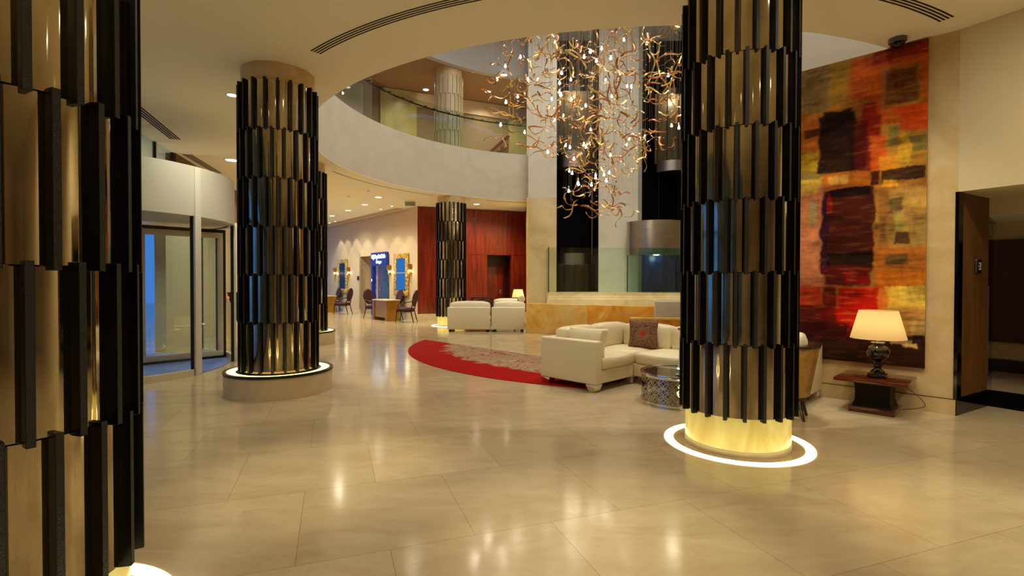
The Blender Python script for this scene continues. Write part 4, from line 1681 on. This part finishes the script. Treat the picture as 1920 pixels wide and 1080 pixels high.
pillow('brown kilim pillow with red medallion leaning in the sofa corner', 3.5, 0.50, 0.655, 0.44, 0.44, 0.13, 'pillow_pat', rzA + pi + 0.42, -0.22)
pillow('patterned brown pillow peeking over the sofa arm', 3.93, 1.33, 0.585, 0.36, 0.34, 0.12, 'pillow_pat', rzA - pi / 2 + 0.1, -0.35)
pillow('cream leather pillow resting against the inside of the sofa arm', 3.70, 1.64, 0.61, 0.66, 0.42, 0.2, 'sofa', rzA, 0.22)

# ------------------------------------------------------------------ pierced drum coffee table with glass top
ct = thing('drum_table', 'round pierced chrome drum table with dark glass top', 'coffee table', (2.02, 6.10, 0))
bm = B()
rt_, zt_ = 0.445, 0.36
NU, rows = 26, 3
z_lo, z_hi = 0.035, 0.325
rh = (z_hi - z_lo) / rows
for i in range(NU):
    a_c = 2 * pi * (i + 0.5) / NU
    hw = pi / NU
    for j in range(rows):
        zc_ = z_lo + rh * (j + 0.5)
        # overlapping-circles lattice: ring of four petals plus a diamond
        def pt(u, v, rr=rt_):
            return Vector((rr * cos(a_c + u * hw), rr * sin(a_c + u * hw), zc_ + v * rh / 2))
        lines = []
        cn = 16
        lines.append([(cos(2 * pi * k / cn), sin(2 * pi * k / cn)) for k in range(cn + 1)])
        for sx, sy in ((1, 1), (-1, 1), (1, -1), (-1, -1)):
            lines.append([(sx * (1 - cos(pi / 2 * k / 6)), sy * (1 - sin(pi / 2 * k / 6))) for k in range(7)])
        for ln in lines:
            for k in range(len(ln) - 1):
                p, q = ln[k], ln[k + 1]
                d = Vector((q[0] - p[0], q[1] - p[1]))
                if d.length < 1e-6:
                    continue
                nrm = Vector((-d.y, d.x)).normalized() * 0.115
                vs = [bm.verts.new(pt(p[0] + nrm.x, p[1] + nrm.y)), bm.verts.new(pt(q[0] + nrm.x, q[1] + nrm.y)),
                      bm.verts.new(pt(q[0] - nrm.x, q[1] - nrm.y)), bm.verts.new(pt(p[0] - nrm.x, p[1] - nrm.y))]
                bm.faces.new(vs)
ex = bmesh.ops.solidify(bm, geom=bm.faces[:], thickness=0.004)
obj('pierced_drum', bm, 'chrome', ct)
bm = B()
lathe(bm, [(rt_ - 0.012, 0), (rt_ + 0.012, 0), (rt_ + 0.012, 0.035), (rt_ - 0.012, 0.035), (rt_ - 0.012, 0)], 72)
lathe(bm, [(rt_ - 0.02, 0.325), (rt_ + 0.016, 0.325), (rt_ + 0.02, 0.34), (rt_ + 0.016, 0.362), (rt_ - 0.02, 0.362), (rt_ - 0.02, 0.325)], 72)
obj('rim', bm, 'chrome', ct)
bm = B()
lathe(bm, [(0, 0.345), (rt_ - 0.02, 0.345), (rt_ - 0.02, 0.357), (0, 0.357)], 64)
obj('glass_top', bm, 'black_glass', ct)
# tall glass bud vase with a red flower
vs_ = thing('bud_vase', 'slender glass vase with a red flower on the drum table', 'vase', (1.95, 5.86, 0.357))
bm = B()
lathe(bm, [(0, 0), (0.05, 0), (0.055, 0.01), (0.03, 0.03), (0.028, 0.04), (0.055, 0.06), (0.06, 0.075), (0.035, 0.09), (0.022, 0.12), (0.016, 0.3), (0.01, 0.42), (0.012, 0.43)], 24)
obj('vase_body', bm, 'crystal', vs_)
bm = B()
tube(bm, [(0, 0, 0.3), (0.005, 0, 0.48), (0.02, 0, 0.53)], 0.003, 6)
obj('stem', bm, 'cord', vs_)
bm = B()
for k in range(5):
    a = k * 1.25
    hexa(bm, [(0.02, 0, 0.5), (0.03, 0.005, 0.5), (0.03, 0.01, 0.505), (0.02, 0.01, 0.505),
              (0.02 + 0.055 * cos(a), 0.055 * sin(a), 0.53), (0.03 + 0.055 * cos(a), 0.055 * sin(a), 0.535),
              (0.03 + 0.05 * cos(a), 0.01 + 0.05 * sin(a), 0.55), (0.02 + 0.05 * cos(a), 0.01 + 0.05 * sin(a), 0.55)])
obj('blossom', bm, 'red_flower', vs_)

# ------------------------------------------------------------------ barrel armchair behind the front column
ch = thing('barrel_armchair', 'barrel armchair with gilded outer shell, nailheads and dark top rail', 'armchair', (2.89, 5.47, 0), atan2(0.57, -0.82))
# local +x is the way the chair faces


def shell(bm, r_in0, r_out0, r_in1, r_out1, z0, z1, a0=R(62), a1=R(298), seg=40, drop=0.0):
    rings = []
    for i in range(seg + 1):
        a = a0 + (a1 - a0) * i / seg
        k = abs((a - pi) / ((a1 - a0) / 2))
        zt = z1 - drop * k ** 2
        pts = []
        for r, z in ((r_in0, z0), (r_out0, z0), (r_out1, zt), (r_in1, zt)):
            pts.append(bm.verts.new((r * cos(a) * 1.0, r * sin(a), z)))
        rings.append(pts)
    for i in range(seg):
        for k in range(4):
            f = bm.faces.new((rings[i][k], rings[i][(k + 1) % 4], rings[i + 1][(k + 1) % 4], rings[i + 1][k]))
            f.smooth = True
    bm.faces.new(rings[0])
    bm.faces.new(rings[-1][::-1])


bm = B()
shell(bm, 0.225, 0.285, 0.325, 0.375, 0.24, 0.765, drop=0.06)
obj('shell', bm, 'gold_leather', ch)
bm = B()
shell(bm, 0.315, 0.385, 0.315, 0.39, 0.765, 0.80, drop=0.06)
obj('top_rail', bm, 'chair_wood', ch)
bm = B()
shell(bm, 0.20, 0.29, 0.20, 0.29, 0.215, 0.245)
obj('seat_rail', bm, 'chair_wood', ch)
bm = B()
lathe(bm, [(0, 0.25), (0.19, 0.25), (0.205, 0.28), (0.21, 0.40), (0.19, 0.44), (0.12, 0.455), (0, 0.46)], 32)
obj('seat_cushion', bm, 'sofa', ch)
bm = B()
for i in range(60):
    a = R(62) + R(236) * i / 59
    ball(bm, (0.29 * cos(a), 0.29 * sin(a), 0.262), 0.0055, 6, 4)
    k = abs((a - pi) / R(118))
    ball(bm, (0.376 * cos(a), 0.376 * sin(a), 0.748 - 0.06 * k ** 2), 0.0055, 6, 4)
obj('nailheads', bm, 'chrome', ch)
for a in (150, 210, 45, 315):
    ca, sa = cos(R(a)), sin(R(a))
    bm = B()
    tube(bm, [(0.235 * ca, 0.235 * sa, 0.22), (0.25 * ca, 0.25 * sa, 0.12), (0.285 * ca, 0.285 * sa, 0.0)], [0.026, 0.019, 0.013], 8)
    obj('leg', bm, 'chair_wood', ch)
bm = B()
cushion(bm, -0.25, -0.13, -0.15, 0.15, 0.46, 0.885, 0.02, bev=0.05)
o = obj('back_cushion', bm, 'sofa', ch, label='cream back cushion rising above the rail')

# ------------------------------------------------------------------ lamp table and lamp
lt = thing('pedestal_table', 'low square mahogany table with flared pedestal under the painting', 'side table', (4.065, 5.665, 0), rzA)
bm = B()
box(bm, -0.33, 0.33, -0.33, 0.33, 0.345, 0.38, 0.003)
obj('table_top', bm, 'table_wood', lt)
bm = B()
prev = None
prof = [(0.175, 0.345), (0.165, 0.30), (0.158, 0.22), (0.160, 0.14), (0.172, 0.09), (0.185, 0.065)]
rings = [[bm.verts.new((sx * r, sy * r, z)) for sx, sy in ((-1, -1), (1, -1), (1, 1), (-1, 1))] for r, z in prof]
for k in range(len(rings) - 1):
    for i in range(4):
        bm.faces.new((rings[k][i], rings[k][(i + 1) % 4], rings[k + 1][(i + 1) % 4], rings[k + 1][i]))
obj('pedestal', bm, 'pedestal_dark', lt)
bm = B()
box(bm, -0.21, 0.21, -0.21, 0.21, 0, 0.065, 0.003)
obj('foot_slab', bm, 'table_wood', lt)

LX, LY = 4.06, 5.62
lp = thing('table_lamp', 'dark glossy turned table lamp with cream shade on the mahogany table', 'lamp', (LX, LY, 0.38), rzA)
bm = B()
box(bm, -0.088, 0.088, -0.088, 0.088, 0, 0.05, 0.012, 3)
lathe(bm, [(0.0, 0.05), (0.075, 0.05), (0.07, 0.07), (0.042, 0.09), (0.032, 0.11), (0.04, 0.125), (0.052, 0.135), (0.052, 0.15), (0.04, 0.16), (0.036, 0.175),
           (0.06, 0.20), (0.10, 0.235), (0.118, 0.275), (0.115, 0.31), (0.09, 0.345), (0.055, 0.362), (0.045, 0.37)], 36)
obj('lamp_body', bm, 'lamp_black', lp)
bm = B()
lathe(bm, [(0.045, 0.37), (0.07, 0.385), (0.072, 0.395), (0.05, 0.4), (0.0, 0.4)], 32)
obj('lamp_neck', bm, 'chrome', lp, label='silver neck collar')
bm = B()
lathe(bm, [(0.262, 0.435), (0.182, 0.745)], 56)
obj('lamp_shade', bm, 'shade', lp)
bm = B()
lathe(bm, [(0.0, 0.40), (0.012, 0.40), (0.012, 0.50), (0.0, 0.50)], 12)
obj('bulb_holder', bm, 'chrome', lp)
pts = []
for k in range(15):
    q = k / 14
    v = P0 + AD * (0.56 - 0.30 * sin(q * pi) * 0.9 - 0.12 * q) - ND * (0.22 + 0.10 * sin(q * 5.0))
    z = 0.36 * (1 - q) ** 1.4 + 0.008 + 0.02 * sin(q * 9) * (1 - q)
    pts.append(Vector((v.x, v.y, z)))
bm = B()
tube(bm, [Matrix.Rotation(-rzA, 4, 'Z') @ (p - Vector((LX, LY, 0.38))) for p in pts], 0.0035, 6)
obj('cord', bm, 'cord', lp, label='thin brown power cord')
lamp('POINT', 'lamp_bulb_light', (LX, LY, 0.38 + 0.58), 2.1, (1.0, 0.78, 0.42), shadow_soft_size=0.04)


# ------------------------------------------------------------------ far sofas seen from behind
def rear_sofa(label, x0, x1, y, grp):
    t = thing('lounge_sofa', label, 'sofa', ((x0 + x1) / 2, y, 0), 0, grp)
    w = x1 - x0
    bm = B()
    box(bm, -w / 2, w / 2, 0, 0.14, 0.07, 0.70, 0.025, 3)
    obj('back_frame', bm, 'sofa_far', t)
    bm = B()
    box(bm, -w / 2 + 0.01, w / 2 - 0.01, 0.14, 0.85, 0.07, 0.26, 0.02)
    obj('base', bm, 'sofa_far', t)
    bm = B()
    cushion(bm, -w / 2 + 0.02, w / 2 - 0.02, 0.16, 0.86, 0.26, 0.43, 0.02, bev=0.04)
    obj('seat_cushion', bm, 'sofa_far', t)
    bm = B()
    cushion(bm, -w / 2 + 0.08, w / 2 - 0.02, 0.1, 0.34, 0.45, 0.84, 0.03, bev=0.06)
    obj('back_cushion', bm, 'sofa_far', t)
    for sx in (-1, 1):
        for yy in (0.06, 0.78):
            bm = B()
            box(bm, sx * (w / 2 - 0.08) - 0.04, sx * (w / 2 - 0.08) + 0.04, yy, yy + 0.06, 0, 0.07)
            obj('foot', bm, 'chair_wood', t)
    return t


rear_sofa('ivory sofa seen from behind, left one beside the distant column', -1.83, -0.62, 14.32, 'ivory sofas backing on the rug')
rear_sofa('ivory sofa seen from behind, beside the onyx wall', -0.58, 0.37, 14.32, 'ivory sofas backing on the rug')
s3 = rear_sofa('ivory sofa facing from the far side, behind the pair on the rug', -0.62, 0.45, 16.2, 'ivory sofas backing on the rug')
s3.rotation_euler = (0, 0, pi)
s3.location.y = 17.1
bm = B()
tube(bm, [(-0.28, 0, 0), (-0.26, 0, 0), (0.26, 0, 0), (0.28, 0, 0)], [0.07, 0.10, 0.10, 0.07], 16)
bo = tag(obj('bolster', bm, 'sofa_far', None, (0.28, 14.80, 0.925)), 'ivory bolster lying on top of the sofa beside the onyx wall', 'pillow')
bo.rotation_euler = (0, 0, pi / 2)
# lamp and dark side table by the cherry door
st = thing('side_table', 'small dark table behind the sofas under the little lamp', 'side table', (0.30, 15.65, 0))
bm = B()
box(bm, -0.25, 0.25, -0.2, 0.2, 0.52, 0.56, 0.003)
obj('table_top', bm, 'chair_wood', st)
for sx in (-1, 1):
    for sy in (-1, 1):
        bm = B()
        box(bm, sx * .22 - .02, sx * .22 + .02, sy * .17 - .02, sy * .17 + .02, 0, 0.52)
        obj('leg', bm, 'chair_wood', st)
l2 = thing('small_lamp', 'small cream-shaded lamp behind the distant sofas', 'lamp', (0.19, 15.65, 0.56))
bm = B()
lathe(bm, [(0, 0), (0.07, 0), (0.07, 0.02), (0.03, 0.05), (0.06, 0.14), (0.03, 0.24), (0.015, 0.36)], 20)
obj('lamp_body', bm, 'chrome', l2)
bm = B()
lathe(bm, [(0.195, 0.38), (0.135, 0.625)], 32)
obj('lamp_shade', bm, 'shade', l2)
lamp('POINT', 'small_lamp_light', (0.19, 15.65, 0.56 + 0.5), 2.2, (1.0, 0.78, 0.42), shadow_soft_size=0.05)
tb = thing('console_table', 'dark open console against the cherry wall behind the sofas', 'console', (-1.0, 16.9, 0))
bm = B()
box(bm, -0.36, 0.36, -0.2, 0.2, 0.86, 0.90, 0.003)
obj('table_top', bm, 'chair_wood', tb)
for sx in (-1, 1):
    bm = B()
    box(bm, sx * .33 - .03, sx * .33 + .03, -.18, .18, 0, 0.86)
    obj('leg', bm, 'chair_wood', tb)
bm = B()
cushion(bm, -0.14, 0.16, -0.12, 0.12, 0.60, 0.83, 0.02, bev=0.05)
obj('box_panel', bm, 'grey_panel', tb)


# ------------------------------------------------------------------ furniture along the cream wall
def gilt_mirror(label, s, z0, z1, w, pane):
    x, y = lw(s, 0.02)
    t = thing('gilt_mirror', label, 'mirror', (x, y, (z0 + z1) / 2), rzL, 'gilt mosaic mirrors on the cream wall')
    h = z1 - z0
    fw = 0.2
    bm = B()
    for (a, b_, c, d) in ((-w / 2, w / 2, -h / 2, -h / 2 + fw), (-w / 2, w / 2, h / 2 - fw, h / 2), (-w / 2, -w / 2 + fw, -h / 2 + fw, h / 2 - fw), (w / 2 - fw, w / 2, -h / 2 + fw, h / 2 - fw)):
        box(bm, a, b_, -0.05, 0.0, c, d, 0.006)
    obj('mosaic_frame', bm, 'gilt', t)
    bm = B()
    box(bm, -w / 2 + fw, w / 2 - fw, -0.03, -0.01, -h / 2 + fw, h / 2 - fw)
    obj('mirror_glass', bm, pane, t)
    return t


m1_ = gilt_mirror('gilt mosaic mirror with blue reflection painted in its glass, nearest the cherry wall', 1.20, 0.87, 2.48, 1.15, 'painted_blue_reflection')
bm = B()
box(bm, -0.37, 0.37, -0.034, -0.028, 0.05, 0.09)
obj('painted_reflection_bar', bm, 'grey_panel', m1_)  # solid bar standing in for a reflection in the glass
gilt_mirror('gilt mosaic mirror with black reflection painted in its pane, farther along the cream wall', 7.1, 0.87, 2.45, 1.12, 'fin_side')  # dark reflection put into the pane colour


def sconce(label, s, lit):
    x, y = lw(s, 0.06)
    t = thing('wall_sconce', label, 'wall light', (x, y, 1.72), rzL, 'sconces beside the gilt mirrors')
    bm = B()
    lathe(bm, [(0.0, -0.36), (0.014, -0.34), (0.022, -0.1), (0.05, 0.02), (0.06, 0.04)], 14)
    obj('sconce_stem', bm, 'gilt', t)
    bm = B()
    lathe(bm, [(0.075, 0.14), (0.085, 0.16), (0.085, 0.34), (0.0, 0.34)], 18)
    obj('lamp_shade', bm, 'gold_desk', t)
    bm = B()
    ball(bm, (0, 0, 0.09), 0.028, 10, 8, 1.4)
    obj('bulb', bm, 'diffuser', t)
    lamp('POINT', 'sconce_light', (*lw(s, 0.16), 1.80), 2.2, WARM, shadow_soft_size=0.04)


sconce('brass sconce between the blue doorway and the near gilt mirror', 2.18, True)
sconce('brass sconce right of the near gilt mirror', 0.48, True)
sconce('brass sconce left of the far gilt mirror', 8.05, True)
sconce('brass sconce right of the far gilt mirror', 6.35, True)

# brown door in the alcove
bm = B()
x, y = lw(3.70, -0.70)
box(bm, -1.05, 0.15, -0.05, 0.0, 0.01, 2.08, 0.004)
d3 = struct('door_3', bm, 'door_wood', (x, y, 0), rzL)
bm = B()
box(bm, -0.85, -0.73, -0.07, -0.05, 0.9, 1.2, 0.004)
tube(bm, [(-0.8, -0.09, 1.02), (-0.6, -0.09, 1.02)], 0.02)
obj('door_handle', bm, 'steel', d3)

# car-hire style shopfront: navy portal with lit lettering
sh = thing('shop_portal', 'navy blue shop portal with lit white lettering over a glass door', 'shopfront', (*lw(3.05, 0.05), 0), rzL)
bm = B()
box(bm, -0.72, 0.72, -0.06, 0.10, 2.06, 2.60)
box(bm, -0.72, -0.58, -0.06, 0.10, 0.0, 2.06)
obj('portal_frame', bm, 'navy', sh)
bm = B()
box(bm, -0.58, 0.70, 0.02, 0.035, 0.02, 2.06)
obj('glass_door', bm, 'glass_green', sh)
bm = B()
box(bm, -0.60, 0.72, 0.4, 0.45, 0.0, 2.06)
obj('backdrop', bm, 'olive_interior', sh)
bm = B()
box(bm, 0.25, 0.66, 0.36, 0.40, 0.25, 1.75)
obj('mint_panel', bm, 'mint', sh)
bm = B()
tube(bm, [(-0.05 + 0.35 * cos(R(a)), 0.0, 1.1 + 0.45 * sin(R(a))) for a in range(60, 300, 15)], 0.012, 6)
obj('door_emblem', bm, 'steel', sh, label='pale curved emblem on the glass door')
for txt, z, size, xx in (('OjHaydinClub', 2.36, 0.22, 0.0), ('Rategar', 2.16, 0.15, 0.05)):
    cu = bpy.data.curves.new('lettering', 'FONT')
    cu.body = txt
    cu.size = size
    cu.align_x = 'CENTER'
    cu.extrude = 0.01
    cu.offset = 0.006
    cu.materials.append(M['letters'])
    tmp = bpy.data.objects.new('tmp_text', cu)
    COL.objects.link(tmp)
    bpy.context.view_layer.update()
    me = bpy.data.meshes.new_from_object(tmp.evaluated_get(bpy.context.evaluated_depsgraph_get()))
    bpy.data.objects.remove(tmp)
    o = bpy.data.objects.new('lettering', me)
    COL.objects.link(o)
    o.parent = sh
    o.location = (xx, -0.072, z)
    o.rotation_euler = (R(90), 0, 0)
bm = B()
box(bm, -0.66, -0.62, -0.07, -0.06, 1.42, 1.52)
obj('lit_notice', bm, 'letters', sh)

bm = B()
box(bm, -0.09, 0.09, -0.03, 0, -0.09, 0.09, 0.004)
tag(obj('wall_plate', bm, 'black_metal', None, (*lw(5.35, 0.002), 1.56)), 'small black plate on the cream wall beside the alcove', 'wall plate').rotation_euler = (0, 0, rzL)


def desk(label, x, y, rz):
    t = thing('gold_desk', label, 'desk', (x, y, 0), rz, 'gold desks along the cream wall')
    bm = B()
    box(bm, -0.60, 0.60, -0.28, 0.28, 0.72, 0.76, 0.004)
    obj('desk_top', bm, 'plinth', t)
    for sx in (-1, 1):
        bm = B()
        box(bm, sx * 0.53 - 0.05, sx * 0.53 + 0.05, -0.26, 0.26, 0.0, 0.72)
        obj('side_panel', bm, 'gold_desk', t)
    bm = B()
    box(bm, -0.48, 0.48, -0.22, -0.18, 0.12, 0.72)
    obj('modesty_panel', bm, 'gold_desk', t)
    return t


def oval_chair():
    t = thing('oval_back_chair', 'plum armchair with oval back right of the near gold desk', 'chair', (0, 0, 0), 0, 'plum oval-back armchairs at the gold desks')
    bm = B()
    cushion(bm, -0.27, 0.27, -0.27, 0.27, 0.40, 0.50, 0.02, bev=0.04)
    obj('seat', bm, 'purple', t)
    bm = B()
    n = 24
    a = [bm.verts.new((0.245 * cos(2 * pi * k / n), 0.26 + 0.10 * (sin(2 * pi * k / n) * .5 + .5), 0.83 + 0.27 * sin(2 * pi * k / n))) for k in range(n)]
    b_ = [bm.verts.new((v.co.x, v.co.y + 0.07, v.co.z)) for v in a]
    bm.faces.new(a)
    bm.faces.new(b_[::-1])
    for k in range(n):
        bm.faces.new((a[k], a[(k + 1) % n], b_[(k + 1) % n], b_[k]))
    obj('backrest', bm, 'purple', t)
    bm = B()
    tube(bm, [(0.25 * cos(2 * pi * k / 24), 0.295 + 0.10 * (sin(2 * pi * k / 24) * .5 + .5), 0.83 + 0.28 * sin(2 * pi * k / 24)) for k in range(25)], 0.018, 6)
    obj('back_frame', bm, 'chair_wood', t)
    for sx in (-1, 1):
        bm = B()
        tube(bm, [(sx * 0.25, 0.30, 0.72), (sx * 0.29, 0.1, 0.70), (sx * 0.30, -0.12, 0.66), (sx * 0.27, -0.2, 0.58), (sx * 0.25, -0.14, 0.46)], 0.018, 6)
        obj('armrest', bm, 'chair_wood', t)
        bm = B()
        tube(bm, [(sx * 0.24, -0.23, 0.44), (sx * 0.25, -0.25, 0.22), (sx * 0.25, -0.27, 0.0)], [0.028, 0.02, 0.014], 6)
        obj('leg', bm, 'chair_wood', t)
        bm = B()
        tube(bm, [(sx * 0.22, 0.30, 0.60), (sx * 0.22, 0.25, 0.42), (sx * 0.23, 0.30, 0.2), (sx * 0.24, 0.36, 0.0)], [0.02, 0.026, 0.02, 0.014], 6)
        obj('leg', bm, 'chair_wood', t)
    bm = B()
    box(bm, -0.26, 0.26, -0.26, 0.26, 0.36, 0.41, 0.01)
    obj('seat_rail', bm, 'chair_wood', t)
    return t


desk('gold desk nearest the cherry wall, below the blue mirror', *lw(0.95, 0.78), rzL)
desk('gold desk farther along the cream wall, below the black mirror', *lw(7.2, 0.78), rzL)
oc = oval_chair()
oc.location = (-3.72, 17.72, 0)
oc.rotation_euler = (0, 0, R(-95))
GRP = 'plum oval-back armchairs at the gold desks'
dup(oc, (-5.28, 19.55, 0), R(60), 'plum armchair with oval back left of the near gold desk', GRP)
dup(oc, (*lw(1.15, 0.47), 0), rzL, 'plum oval-back armchair behind the near gold desk, only its top showing', GRP)
dup(oc, (*lw(5.3, 0.75), 0), R(-95), 'plum armchair with oval back right of the far gold desk', GRP)
dup(oc, (*lw(7.4, 0.47), 0), rzL, 'plum oval-back armchair behind the far gold desk', GRP)

# things glimpsed between the revolving door and the plinth column
pd = thing('dark_lectern', 'charcoal tapered stand with a small red light beyond the revolving door', 'stand', (-7.72, 14.2, 0), 0.1)
bm = B()
hexa(bm, [(0.1, -0.15, 0.25), (0.42, -0.15, 0.25), (0.42, 0.15, 0.25), (0.1, 0.15, 0.25), (-0.14, -0.25, 1.12), (0.45, -0.25, 1.12), (0.45, 0.25, 1.12), (-0.14, 0.25, 1.12)])
obj('tapered_body', bm, 'shelf_dark', pd)
bm = B()
tube(bm, [(0.12, 0, 0.28), (0.05, 0, 0.12), (0.08, 0, 0.0)], 0.03, 8)
tube(bm, [(0.38, 0, 0.28), (0.38, 0, 0.12), (0.38, 0, 0.0)], 0.03, 8)
obj('leg', bm, 'chair_wood', pd)
bm = B()
ball(bm, (-0.1, -0.26, 0.98), 0.03, 8, 6)
obj('red_light', bm, mat('red_lit', (255, 60, 20), 0.5, emit=(1, .1, .02), estr=2), pd)
ov = thing('oval_wall_art', 'russet oval wooden panel on the wall beyond the revolving door', 'wall art', (DC[0] + FU.x * 7.6 + 0.2, DC[1] + FU.y * 7.6 + 0.04, 2.55), rzF)
bm = B()
lathe(bm, [(0.0, -0.03), (0.42, -0.03), (0.45, 0.0), (0.42, 0.03), (0, 0.03)], 36)
for v in bm.verts:
    v.co = Vector((v.co.x * 0.55, v.co.z, v.co.y))
obj('panel', bm, 'oval_wood', ov)
dg = thing('display_strips', 'lit shelf display in magenta and white beyond the revolving door', 'display', (DC[0] + FU.x * 7.5 + 0.13, DC[1] + FU.y * 7.5 + 0.03, 0), rzF)
bm = B()
box(bm, -0.25, 0.5, 0, 0.05, 1.1, 2.1)
obj('backboard', bm, 'gold_desk', dg)
bm = B()
box(bm, -0.22, 0.45, -0.02, 0, 1.82, 1.88)
box(bm, -0.22, 0.45, -0.02, 0, 1.42, 1.47)
obj('magenta_strip', bm, 'magenta', dg)
bm = B()
box(bm, -0.22, 0.45, -0.02, 0, 1.58, 1.72)
obj('white_panel', bm, 'white_lit', dg)

# ------------------------------------------------------------------ chandelier
CH = thing('ribbon_chandelier', 'huge chandelier of copper glass ribbons and glowing bulbs hanging in the void', 'chandelier', (VC[0], VC[1], Z4))
rc = random.Random(11)


def ribbon_mesh(kind, m):
    """S-curved flat glass ribbon of real thickness, length along x"""
    bm = B()
    n = 20
    L_ = {0: 0.54, 1: 0.46, 2: 0.62, 3: 0.42, 4: 0.38}[kind]
    w, th = {0: 0.032, 1: 0.036, 2: 0.03, 3: 0.04, 4: 0.04}[kind], 0.007
    rings = []
    for k in range(n + 1):
        q = k / n
        x = (q - 0.5) * L_
        z = {0: 0.055 * sin(2 * pi * q), 1: 0.06 * sin(2 * pi * q + 0.6), 2: 0.05 * sin(2.6 * pi * q), 3: -0.09 * sin(pi * q), 4: 0.03 * sin(2 * pi * q)}[kind]
        y = 0.03 * sin(2 * pi * q + 1.0)
        tw = {0: 0.5, 1: 1.0, 2: -0.7, 3: 0.3, 4: 0.2}[kind] * (q - 0.5) * 2
        nz_, ny_ = cos(tw), sin(tw)
        c = Vector((x, y, z))
        side = Vector((0, nz_, ny_)) * w / 2
        up = Vector((0, -ny_, nz_)) * th / 2
        rings.append([bm.verts.new(c - side - up), bm.verts.new(c + side - up), bm.verts.new(c + side + up), bm.verts.new(c - side + up)])
    for i in range(n):
        for k in range(4):
            f = bm.faces.new((rings[i][k], rings[i][(k + 1) % 4], rings[i + 1][(k + 1) % 4], rings[i + 1][k]))
            f.smooth = True
    bm.faces.new(rings[0][::-1])
    bm.faces.new(rings[-1])
    return mesh('ribbon', bm, m)


RM = [ribbon_mesh(k, m) for m in ('copper', 'gold_glass') for k in range(5)]


def env(z):
    if z < 3.95:
        return 0.78
    if z < 4.75:
        return 0.9 + (z - 3.95) * 1.15
    return 2.45


items = []
for z0, z1, cnt in ((2.88, 3.95, 36), (3.95, 4.75, 78), (4.75, 5.6, 120), (5.6, 6.5, 130), (6.5, 7.7, 120)):
    for _ in range(cnt):
        z = rc.uniform(z0, z1)
        rr_ = env(z) * math.sqrt(rc.random())
        a = rc.uniform(0, 2 * pi)
        items.append((rr_ * cos(a), rr_ * sin(a), z))
wires = B()


def wire(x, y, z):
    h = 0.0009
    vs = [wires.verts.new((x + dx, y + dy, zz)) for zz in (z - Z4, 0.0) for dx, dy in ((-h, -h), (h, -h), (0, h))]
    for k in range(3):
        wires.faces.new((vs[k], vs[(k + 1) % 3], vs[3 + (k + 1) % 3], vs[3 + k]))


# nearest and lowest ribbons are separate parts, the remainder one part
items.sort(key=lambda p: (p[1] * 1.0 + abs(p[2] - 4.9) * 0.9))
rest = B()
for i, (x, y, z) in enumerate(items):
    me = RM[rc.choice((0, 1, 2, 3, 4, 0, 1)) + (5 if rc.random() < 0.45 else 0)]
    tilt = rc.gauss(0, 0.28)
    if rc.random() < 0.16:
        tilt = rc.choice((-1, 1)) * rc.uniform(1.2, 1.57)
    mt = Matrix.Translation((x, y, z - Z4)) @ Matrix.Rotation(rc.uniform(0, 2 * pi), 4, 'Z') @ Matrix.Rotation(tilt, 4, 'Y') @ Matrix.Rotation(rc.uniform(-.6, .6), 4, 'X')
    wire(x, y, z)
    if i < 100:
        o = bpy.data.objects.new('ribbon', me)
        COL.objects.link(o)
        o.parent = CH
        o.matrix_basis = mt
    else:
        t_ = B()
        t_.from_mesh(me)
        bmesh.ops.transform(t_, matrix=mt, verts=t_.verts)
        tmp = bpy.data.meshes.new('tmp')
        t_.to_mesh(tmp)
        t_.free()
        n0 = len(rest.faces)
        rest.from_mesh(tmp)
        rest.faces.ensure_lookup_table()
        mi = 0 if me.materials[0] == M['copper'] else 1
        for f in rest.faces[n0:]:
            f.material_index = mi
        bpy.data.meshes.remove(tmp)
o = obj('ribbon_cluster', rest, ['copper', 'gold_glass'], CH, recalc=False)
o['kind'] = 'stuff'
# bulbs
bm = B()
ball(bm, (0, 0, 0), 0.024, 12, 8)
lathe(bm, [(0.012, 0.018), (0.01, 0.06)], 8)
BM = mesh('bulb', bm, 'bulb')
bm = B()
lathe(bm, [(0.014, 0.05), (0.014, 0.12), (0.004, 0.13)], 10)
SM = mesh('socket', bm, 'chrome')
for k in range(60):
    z = rc.choice((rc.uniform(3.45, 4.2), rc.uniform(4.2, 5.2), rc.uniform(4.9, 6.2), rc.uniform(5.5, 7.0), rc.uniform(4.6, 6.5)))
    rr_ = env(z) * 0.95 * math.sqrt(rc.random())
    a = rc.uniform(0, 2 * pi)
    x, y = rr_ * cos(a), rr_ * sin(a)
    o = bpy.data.objects.new('bulb', BM)
    COL.objects.link(o)
    o.parent = CH
    o.location = (x, y, z - Z4)
    s = bpy.data.objects.new('socket', SM)
    COL.objects.link(s)
    s.parent = o
    wire(x, y, z + 0.1)
# crystals
cr_ = B()
for k in range(170):
    z = rc.uniform(3.1, 7.4)
    rr_ = env(z) * math.sqrt(rc.random())
    a = rc.uniform(0, 2 * pi)
    ball(cr_, (rr_ * cos(a), rr_ * sin(a), z - Z4), 0.016, 8, 5, 0.5)
    wire(rr_ * cos(a), rr_ * sin(a), z)
o = obj('crystals', cr_, 'crystal', CH)
o['kind'] = 'stuff'
o = obj('suspension_wires', wires, 'wire', CH, recalc=False)
o['kind'] = 'stuff'
bm = B()
lathe(bm, [(0, 0), (2.6, 0), (2.6, -0.05), (0, -0.05)], 64)
obj('canopy_plate', bm, 'steel', CH)
